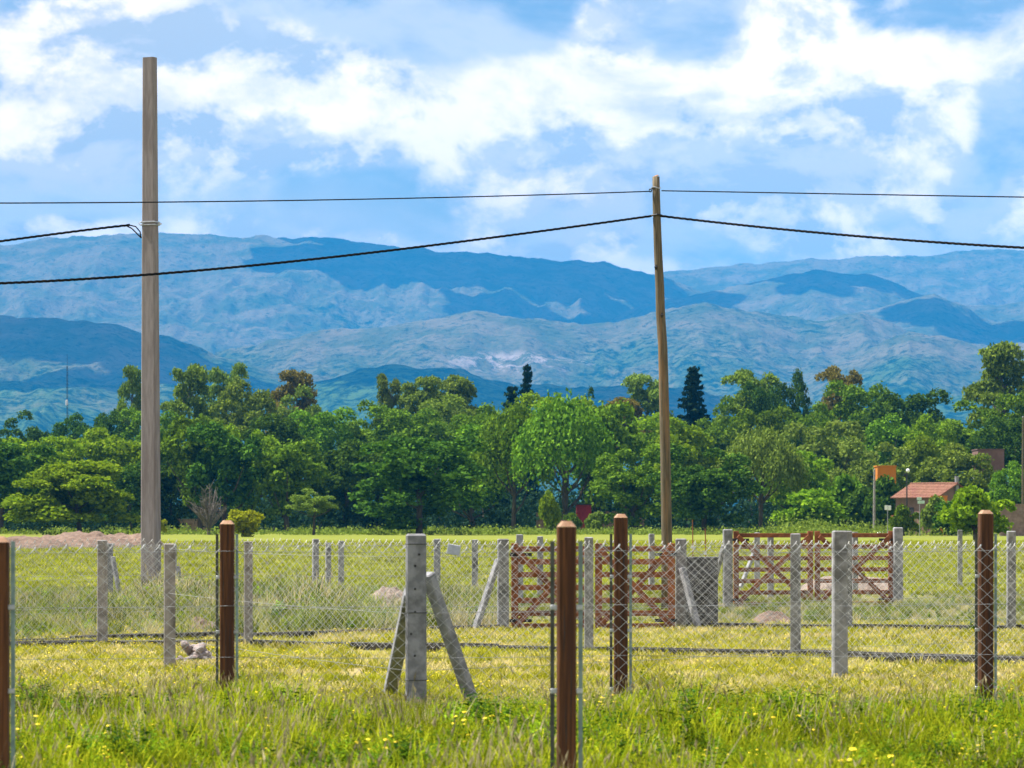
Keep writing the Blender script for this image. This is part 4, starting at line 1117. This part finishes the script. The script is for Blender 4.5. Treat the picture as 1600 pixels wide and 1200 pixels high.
# far lot fences: plain concrete posts with strands
def far_fence(posts, label, braces=(), w=.125):
    o = empty('wire_fence', PX(*posts[0][:2])); pp = []
    for (px, base, top) in posts:
        p = PX(px, base); h = zpx(top, p.y); q = rel(p, o); pp.append((q, h)); cpost(o, q.x, q.y, h, w, CONC, rnd.uniform(-.3, .3))
    for f in (.9, .5, .2): strand(o, [q + Vector((0, -.065, h * f)) for q, h in pp], .002)
    for (a, b, Y) in braces: brace(o, rel(at(*a, Y), o), rel(at(*b, Y - .2), o), .09)
    tag(o, label, 'fence', 'wire fences on the farther lots')
far_fence([(172, 942, 849), (271, 943, 850), (493, 943, 842), (683, 937, 842)], 'wire fence on concrete posts behind the concrete utility pole', [((176, 870), (189, 942), 70.0), ((277, 885), (288, 938), 70.0)])
far_fence([(513, 928, 848), (533, 926, 845)], 'short pair of far concrete posts left of the gravel mound')
far_fence([(742, 929, 843), (812, 948, 835), (844, 936, 838), (1018, 928, 834)], 'wire fence on concrete posts behind the nearer gate')
far_fence([(1183, 928, 832), (1204, 940, 834), (1336, 928, 831), (1500, 917, 828), (1640, 917, 828)], 'wire fence on concrete posts behind the farther gate', [((1180, 858), (1160, 910), 76.0)])

# ------------------------------------------------------------------ timber gates
def gate_leaf(a, b, z0, z1, label, group, hinge):
    a, b = Vector(a), Vector(b); o = empty('gate_leaf', a); d = b - a; L = d.length; rz = math.atan2(d.y, d.x); o.rotation_euler = (0, 0, rz)
    H = z1 - z0; st = .105
    for x in (st / 2, L - st / 2): MB().box((x, 0, z0 + H / 2), (st, .05, H + .06), bevel=.005).build('stile', GATEW, o)
    n = 7
    for i in range(n):
        z = z0 + .055 + (H - .11) * i / (n - 1)
        MB().box((L / 2, -.002, z), (L - .01, .026, .084), bevel=.004).build('rail', GATEW, o)
    for s, yy in ((1, -.036), (-1, -.062)):
        za, zb = (z0 + .07, z1 - .07) if s > 0 else (z1 - .07, z0 + .07)
        MB().bar((st * .7, yy, za), (L - st * .7, yy, zb), .090, .024, .004, up=(0, 1, 0)).build('diagonal_brace', GATEW, o)
    hx = 0 if hinge == 'a' else L
    for z in (z0 + .14, z1 - .14):
        sgn = 1 if hinge == 'a' else -1
        MB().box((hx + sgn * .14, -.034, z), (.34, .01, .05), bevel=.003).build('hinge', BLACKM, o)
    tag(o, label, 'gate', group)
YG = 51.9
gz0, gz1 = zpx(984, YG), zpx(852, YG)
gate_leaf((gx(799, YG), YG, 0), (gx(925, YG), YG + .03, 0), gz0, gz1, 'left leaf of the nearer timber gate, crossed braces', 'leaves of the nearer timber gate', 'a')
gate_leaf((gx(930, YG), YG + .03, 0), (gx(1055, YG), YG + .1, 0), gz0, gz1, 'right leaf of the nearer timber gate, beside the dark pillar', 'leaves of the nearer timber gate', 'b')
YG2 = 67.5
gz0, gz1 = zpx(947, YG2), zpx(832, YG2)
gate_leaf((gx(1146, YG2 - .6), YG2 - .6, 0), (gx(1268, YG2), YG2 - .3, 0), gz0, gz1, 'left leaf of the farther timber gate behind the thin concrete post', 'leaves of the farther timber gate', 'a')
gate_leaf((gx(1271, YG2), YG2 - .3, 0), (gx(1396, YG2), YG2, 0), gz0, gz1, 'right leaf of the farther timber gate, before the gravel heap', 'leaves of the farther timber gate', 'b')
for (px, Y, top, lab, br) in ((1137, 66.6, 827, 'concrete gate post with a short brace left of the farther gate', True), (1403, 67.4, 824, 'concrete gate post right of the farther gate', False)):
    o = empty('gate_post', (gx(px, Y), Y, 0)); cpost(o, 0, 0, zpx(top, Y), .185, CONC, .05)
    if br: brace(o, at(1131, 852, Y - .05) - o.location, at(1112, 925, Y + .2) - o.location, .09)
    tag(o, lab, 'post', 'posts of the farther gate')

# meter pillar
Y = 53.2; o = empty('meter_pillar', (gx(1096, Y), Y, 0)); w = gx(1121, Y) - gx(1071, Y); h = zpx(874, Y)
MB().box((0, 0, h / 2 - .05), (w, .34, h + .1), bevel=.012).build('body', BLOCK, o)
MB().box((0, 0, h + .021), (w + .03, .37, .04), bevel=.008).build('cap', BLOCK, o)
MB().box((.02, -.176, h * .66), (.27, .016, .34), bevel=.004).build('meter_door', BLOCK, o)
tag(o, 'dark concrete meter pillar between the two gates', 'pillar')
# thin rods behind the pillar
for (px, top, lab) in ((1082, 812, 'rusty thin steel rod behind the pillar, the left one of two'), (1102, 826, 'rusty thin steel rod behind the pillar, the right one of two')):
    Y = 60.0; o = empty('steel_rod', (gx(px, Y), Y, 0)); h = zpx(top, Y)
    MB().tube([(0, 0, -.2), (.01, 0, h * .6), (0, 0, h)], .009, 6).build('rod', RUST, o)
    MB().box((.0, -.02, h * .72), (.05, .01, .05)).build('tape', WHITE, o); tag(o, lab, 'rod', 'rusty rods')
# plate tied to the mesh, and a white scrap
Y = 45.0
mb = MB(); c = at(709, 859, 29.98); mb.box((0, 0, 0), (.115, .008, .09), Matrix.Rotation(.18, 3, 'Y'), .003)
o = mb.build('mesh_tag', TAGM, None, loc=c); tag(o, 'small grey plastic plate tied to the fence mesh', 'plate')
def scrap(px, py, s, lab, seed):
    Y = gy(py); me = stone_mesh(seed).copy(); me.materials.clear(); me.materials.append(WHITE); o = link('white_scrap', me, None, (gx(px, Y), Y, s * .4)); o.scale = (s * 1.4, s, s * .5); tag(o, lab, 'litter')
scrap(546, 1023, .055, 'white plastic scrap on the kerb left of the corner post', 50)
scrap(1380, 836, .55, 'white sack lying at the far edge of the field', 51)

# ------------------------------------------------------------------ grass (stuff, scattered clumps)
CL = bpy.data.collections.new('grass_clumps')       # sources only, never linked to the scene
def blades_mesh(name, n, spread, h, w, m, bend=.5, heads=0, headm=None, seed=0, flower=None):
    g = np.random.default_rng(seed); V, Fc, tone, mi = [], [], [], []
    for i in range(n):
        a = g.uniform(0, 6.283); r = spread * math.sqrt(g.random()); x, y = r * math.cos(a), r * math.sin(a)
        hh = h * g.uniform(.45, 1.15); d = g.uniform(0, 6.283); b = bend * hh * g.uniform(.2, 1.0); fa = g.uniform(0, 6.283)
        wx, wy = math.cos(fa) * w / 2, math.sin(fa) * w / 2; base = len(V); t = g.random()
        for k, (s, ww) in enumerate(((0, 1), (.5, .85), (.85, .5))):
            ox, oy = math.cos(d) * b * s * s, math.sin(d) * b * s * s
            V += [(x + ox - wx * ww, y + oy - wy * ww, hh * s), (x + ox + wx * ww, y + oy + wy * ww, hh * s)]
        V.append((x + math.cos(d) * b, y + math.sin(d) * b, hh * (1 - .15 * bend)))
        Fc += [(base, base + 1, base + 3, base + 2), (base + 2, base + 3, base + 5, base + 4), (base + 4, base + 5, base + 6)]; tone += [t] * 3; mi += [0] * 3
        if i < heads:   # seed head or flower on the tip
            tip = V[-1]; q = len(V); s = flower or .0042; L = (.055 if not flower else flower)
            V += [(tip[0] - s, tip[1], tip[2]), (tip[0], tip[1] - s, tip[2] - L * .3), (tip[0] + s, tip[1], tip[2]), (tip[0], tip[1] + s, tip[2] + L * .2), (tip[0] + math.cos(d) * L * .4, tip[1] + math.sin(d) * L * .4, tip[2] + L * (.9 if not flower else .3))]
            Fc += [(q, q + 1, q + 4), (q + 1, q + 2, q + 4), (q + 2, q + 3, q + 4), (q + 3, q, q + 4), (q, q + 3, q + 2, q + 1)]; tone += [t] * 5; mi += [1] * 5
    me = bpy.data.meshes.new(name); me.from_pydata(V, [], Fc); me.materials.append(m)
    if headm: me.materials.append(headm)
    at_ = me.attributes.new('tone', 'FLOAT', 'FACE'); at_.data.foreach_set('value', tone)
    me.polygons.foreach_set('material_index', mi); me.update(); return me
def broad_mesh(name, n, h, size, m, seed):
    """leafy weed: stems with broad leaves"""
    g = np.random.default_rng(seed); V, Fc, tone = [], [], []
    for sidx in range(n):
        a = g.uniform(0, 6.283); lean = g.uniform(.05, .35); hh = h * g.uniform(.6, 1.1); t0 = g.random()
        for k in range(12):
            s = (k + 1) / 12; px_, py_, pz = math.cos(a) * lean * hh * s, math.sin(a) * lean * hh * s, hh * s
            b = g.uniform(0, 6.283); L = size * (1.2 - .7 * s) * g.uniform(.7, 1.2); q = len(V)
            dx, dy = math.cos(b), math.sin(b); nx_, ny_ = -dy, dx; up = g.uniform(.1, .6)
            V += [(px_, py_, pz), (px_ + dx * L * .5 + nx_ * L * .2, py_ + dy * L * .5 + ny_ * L * .2, pz + L * up * .6), (px_ + dx * L, py_ + dy * L, pz + L * up * .7), (px_ + dx * L * .5 - nx_ * L * .2, py_ + dy * L * .5 - ny_ * L * .2, pz + L * up * .6)]
            Fc.append((q, q + 1, q + 2, q + 3)); tone.append(min(1, max(0, t0 + g.normal(0, .2))))
    me = bpy.data.meshes.new(name); me.from_pydata(V, [], Fc); me.materials.append(m)
    at_ = me.attributes.new('tone', 'FLOAT', 'FACE'); at_.data.foreach_set('value', tone); me.update(); return me
def source(me, coll):
    o = bpy.data.objects.new(me.name, me); coll.objects.link(o)
def scatter(name, label, meshes, weights, pts, scl, picks=None):
    coll = bpy.data.collections.new(name + '_clumps')
    for i, me in enumerate(meshes): me.name = '%02d_%s' % (i, me.name); source(me, coll)
    n = len(pts); me = bpy.data.meshes.new(name); me.vertices.add(n); me.vertices.foreach_set('co', pts.astype(np.float32).ravel())
    a = me.attributes.new('spin', 'FLOAT_VECTOR', 'POINT'); rot = np.stack([rng.normal(0, .06, n), rng.normal(0, .06, n), rng.uniform(0, 6.283, n)], 1); a.data.foreach_set('vector', rot.astype(np.float32).ravel())
    a = me.attributes.new('size', 'FLOAT', 'POINT'); a.data.foreach_set('value', scl.astype(np.float32))
    a = me.attributes.new('pick', 'INT', 'POINT'); w = np.array(weights, float); a.data.foreach_set('value', (picks if picks is not None else rng.choice(len(meshes), n, p=w / w.sum())).astype(np.int32))
    o = link(name, me); tag(o, label, kind='stuff')
    ng = bpy.data.node_groups.new(name, 'GeometryNodeTree'); ng.interface.new_socket('Geometry', in_out='INPUT', socket_type='NodeSocketGeometry'); ng.interface.new_socket('Geometry', in_out='OUTPUT', socket_type='NodeSocketGeometry')
    N = ng.nodes; gi = N.new('NodeGroupInput'); go = N.new('NodeGroupOutput'); ip = N.new('GeometryNodeInstanceOnPoints'); ci = N.new('GeometryNodeCollectionInfo')
    ci.inputs['Collection'].default_value = coll; ci.inputs['Separate Children'].default_value = True; ci.inputs['Reset Children'].default_value = True
    ip.inputs['Pick Instance'].default_value = True
    def attr(nm, ty):
        q = N.new('GeometryNodeInputNamedAttribute'); q.data_type = ty; q.inputs['Name'].default_value = nm; return q.outputs['Attribute']
    L = ng.links; L.new(gi.outputs[0], ip.inputs['Points']); L.new(ci.outputs[0], ip.inputs['Instance'])
    L.new(attr('pick', 'INT'), ip.inputs['Instance Index']); L.new(attr('spin', 'FLOAT_VECTOR'), ip.inputs['Rotation']); L.new(attr('size', 'FLOAT'), ip.inputs['Scale'])
    L.new(ip.outputs[0], go.inputs[0]); md = o.modifiers.new('scatter', 'NODES'); md.node_group = ng
    return o
def wedge(n, y0, y1, side=1.6, power=1.0):
    """random ground points in the view, a little wider than the frame"""
    out = []
    Y = np.sqrt(rng.uniform(y0 ** 2, y1 ** 2, n)) if power == 1 else y0 + (y1 - y0) * rng.uniform(0, 1, n) ** power
    X = rng.uniform(-1, 1, n) * (Y * .158 + side)
    return np.stack([X, Y, np.zeros(n)], 1)

lush = [blades_mesh('blades', 80, .18, .27, .011, G_LUSH, .8, seed=i) for i in range(3)]
lush += [blades_mesh('seeding', 40, .15, .40, .008, G_LUSH, .5, 10, G_SEED, seed=10 + i) for i in range(2)]
lush += [blades_mesh('flowering', 55, .15, .26, .010, G_LUSH, .6, 8, FLOW_Y, seed=20 + i, flower=.017) for i in range(2)]
lush += [broad_mesh('leafy_dark', 8, .34, .085, L_DARK, 33), blades_mesh('dry_stalks', 16, .14, .42, .006, G_SEED, .5, 8, G_SEED, seed=35)]
lush += [broad_mesh('leafy', 7, .24, .075, L_BRIGHT, 30), broad_mesh('leafy', 6, .30, .07, L_GREEN, 31)]
P = wedge(15000, 14.5, 36.0)
dn = fbm(P[:, 0] * .6 + 40, P[:, 1] * .35, 4, 77)
edge = 30.8 + 4.0 * (fbm(P[:, 0] * .8, P[:, 1] * .1, 3, 31) - .5) + np.where(P[:, 0] < -2.0, 1.8, 0)
keep = (P[:, 1] < edge) | (rng.random(len(P)) < .10)
P = P[keep]; dn = dn[keep]; e2 = edge[keep]
sc_ = (.22 + 1.3 * dn) * np.clip((e2 + 1.5 - P[:, 1]) / 5.0, .45, 1.0) * rng.uniform(.75, 1.2, len(P))
patch = fbm(P[:, 0] * 1.1 + 3, P[:, 1] * .5 + 8, 4, 123); pick = np.zeros(len(P))
for sel, wts in ((patch < .42, [5, 5, 5, 2.2, 2.2, .5, .5, .5, 3.0, 1.0, .6]), ((patch >= .42) & (patch < .56), [5, 5, 5, .8, .8, .8, .8, .9, .6, 4, 3]), (patch >= .56, [2, 2, 2, .3, .3, .6, .6, 3.5, .4, 9, 7])):
    wts = np.array(wts); pick[sel] = rng.choice(len(wts), sel.sum(), p=wts / wts.sum())
scatter('tall_grass', 'lush tall foreground grass with yellow flowers and pale seed heads', lush, [1], P, sc_, pick)

mown = [blades_mesh('short_blades', 46, .16, .10, .010, G_MOWN, .9, seed=40 + i) for i in range(3)]
mown += [blades_mesh('short_flower', 26, .14, .12, .010, G_MOWN, .6, 3, FLOW_Y, seed=50, flower=.012)]
P = wedge(24000, 30.0, 55.0)
dn = fbm(P[:, 0] * .7 + 9, P[:, 1] * .25 + 5, 4, 88); keep = rng.random(len(P)) < np.clip((dn - .28) * 3.2, .12, 1)
P = P[keep]; scatter('mown_grass', 'short yellowing mown grass between the fences', mown, [4, 4, 4, 2], P, rng.uniform(.5, 1.25, len(P)))

weed = [blades_mesh('weedy_blades', 44, .2, .34, .014, G_WEED, .6, seed=60 + i) for i in range(3)]
weed += [blades_mesh('weedy_seed', 34, .2, .42, .012, G_WEED, .4, 10, G_SEED, seed=70 + i) for i in range(2)]
weed += [broad_mesh('weedy_leaf', 7, .34, .12, L_GREEN, 80), broad_mesh('weedy_leaf', 6, .30, .11, L_BRIGHT, 81)]
P = wedge(19000, 46.0, 84.0)
X, Yv = P[:, 0], P[:, 1]
lineL = np.interp(X, [-8, -6.7, -4.1, -.1, 0, 20], [45.2, 46.2, 48.6, 52.2, 53.2, 53.2])
gatez = (X > -.3) & (X < 2.7)
dn = fbm(X * .5, Yv * .2, 4, 99)
clear = np.zeros(len(P), bool)
for (mx, my, ra, rb) in ((gx(596, 67), 67.5, .65, 9.0), (gx(1213, 57), 56.2, .5, 3.5), (gx(1340, 80), 78, 1.4, 7.0), (gx(313, 52), 51.2, .5, 2.6)):
    clear |= (np.abs(X - mx) < ra) & (Yv > my - rb) & (Yv < my + 1.6) & (rng.random(len(P)) < .85)
keep = ~clear & (Yv > lineL + .25) & (rng.random(len(P)) < np.where(gatez & (Yv < 60), .25, np.clip((dn - .2) * 2.4, .15, 1)) * np.where(X < 0, 1, .75))
hot = np.exp(-((X + 6.3) / 1.1) ** 2 - ((Yv - 62) / 5) ** 2) + np.exp(-((X + 4.0) / 1.0) ** 2 - ((Yv - 58) / 6) ** 2)
hot = hot[keep]; P = P[keep]; s_ = (1 + .8 * hot) * (.45 + .95 * dn[keep]) * np.where(P[:, 0] < .0, .95, .46) * np.clip((88 - P[:, 1]) / 20, .4, 1) * rng.uniform(.7, 1.2, len(P))
scatter('weedy_grass', 'rough weedy grass on the lots behind the kerbs', weed, [4, 4, 4, 1.6, 1.6, 2, 1.5], P, s_)
fieldm = [blades_mesh('field_blades', 40, .32, .13, .022, G_FIELD, .6, seed=90 + i) for i in range(3)]
P = wedge(16000, 78.0, 260.0, 4.0, 1.5); scatter('field_grass', 'bright green grass of the open field', fieldm, [1, 1, 1], P, rng.uniform(.5, 1.15, len(P)) * np.clip(P[:, 1] / 110, .8, 1.8))

# single weeds that stand out of the grass
def weed_plant(px, base, h, m, label, seed, size=.09, n=6):
    Y = gy(base); o = link('weed_plant', broad_mesh('weed_plant', n, h, size, m, seed), None, (gx(px, Y), Y, 0)); tag(o, label, 'plant', 'single weeds in the foreground')
weed_plant(1062, 1130, .40, L_DARK, 'dark leafy weed right of the tall timber post pair', 201)
weed_plant(1075, 1190, .36, L_DARK, 'dark leafy weed near the bottom edge below the wooden utility pole', 202)
weed_plant(1574, 1128, .38, L_GREEN, 'leafy weed beside the right timber post of the fence', 203)
weed_plant(48, 1135, .46, L_GREEN, 'upright weed beside the post at the left edge', 204, .07)
weed_plant(600, 990, .42, L_DARK, 'dark little bush beside the pale gravel mound', 205, .08, 9)
weed_plant(1520, 990, .45, L_DARK, 'dark little bush behind the kerb left of the right timber post', 206, .09, 9)
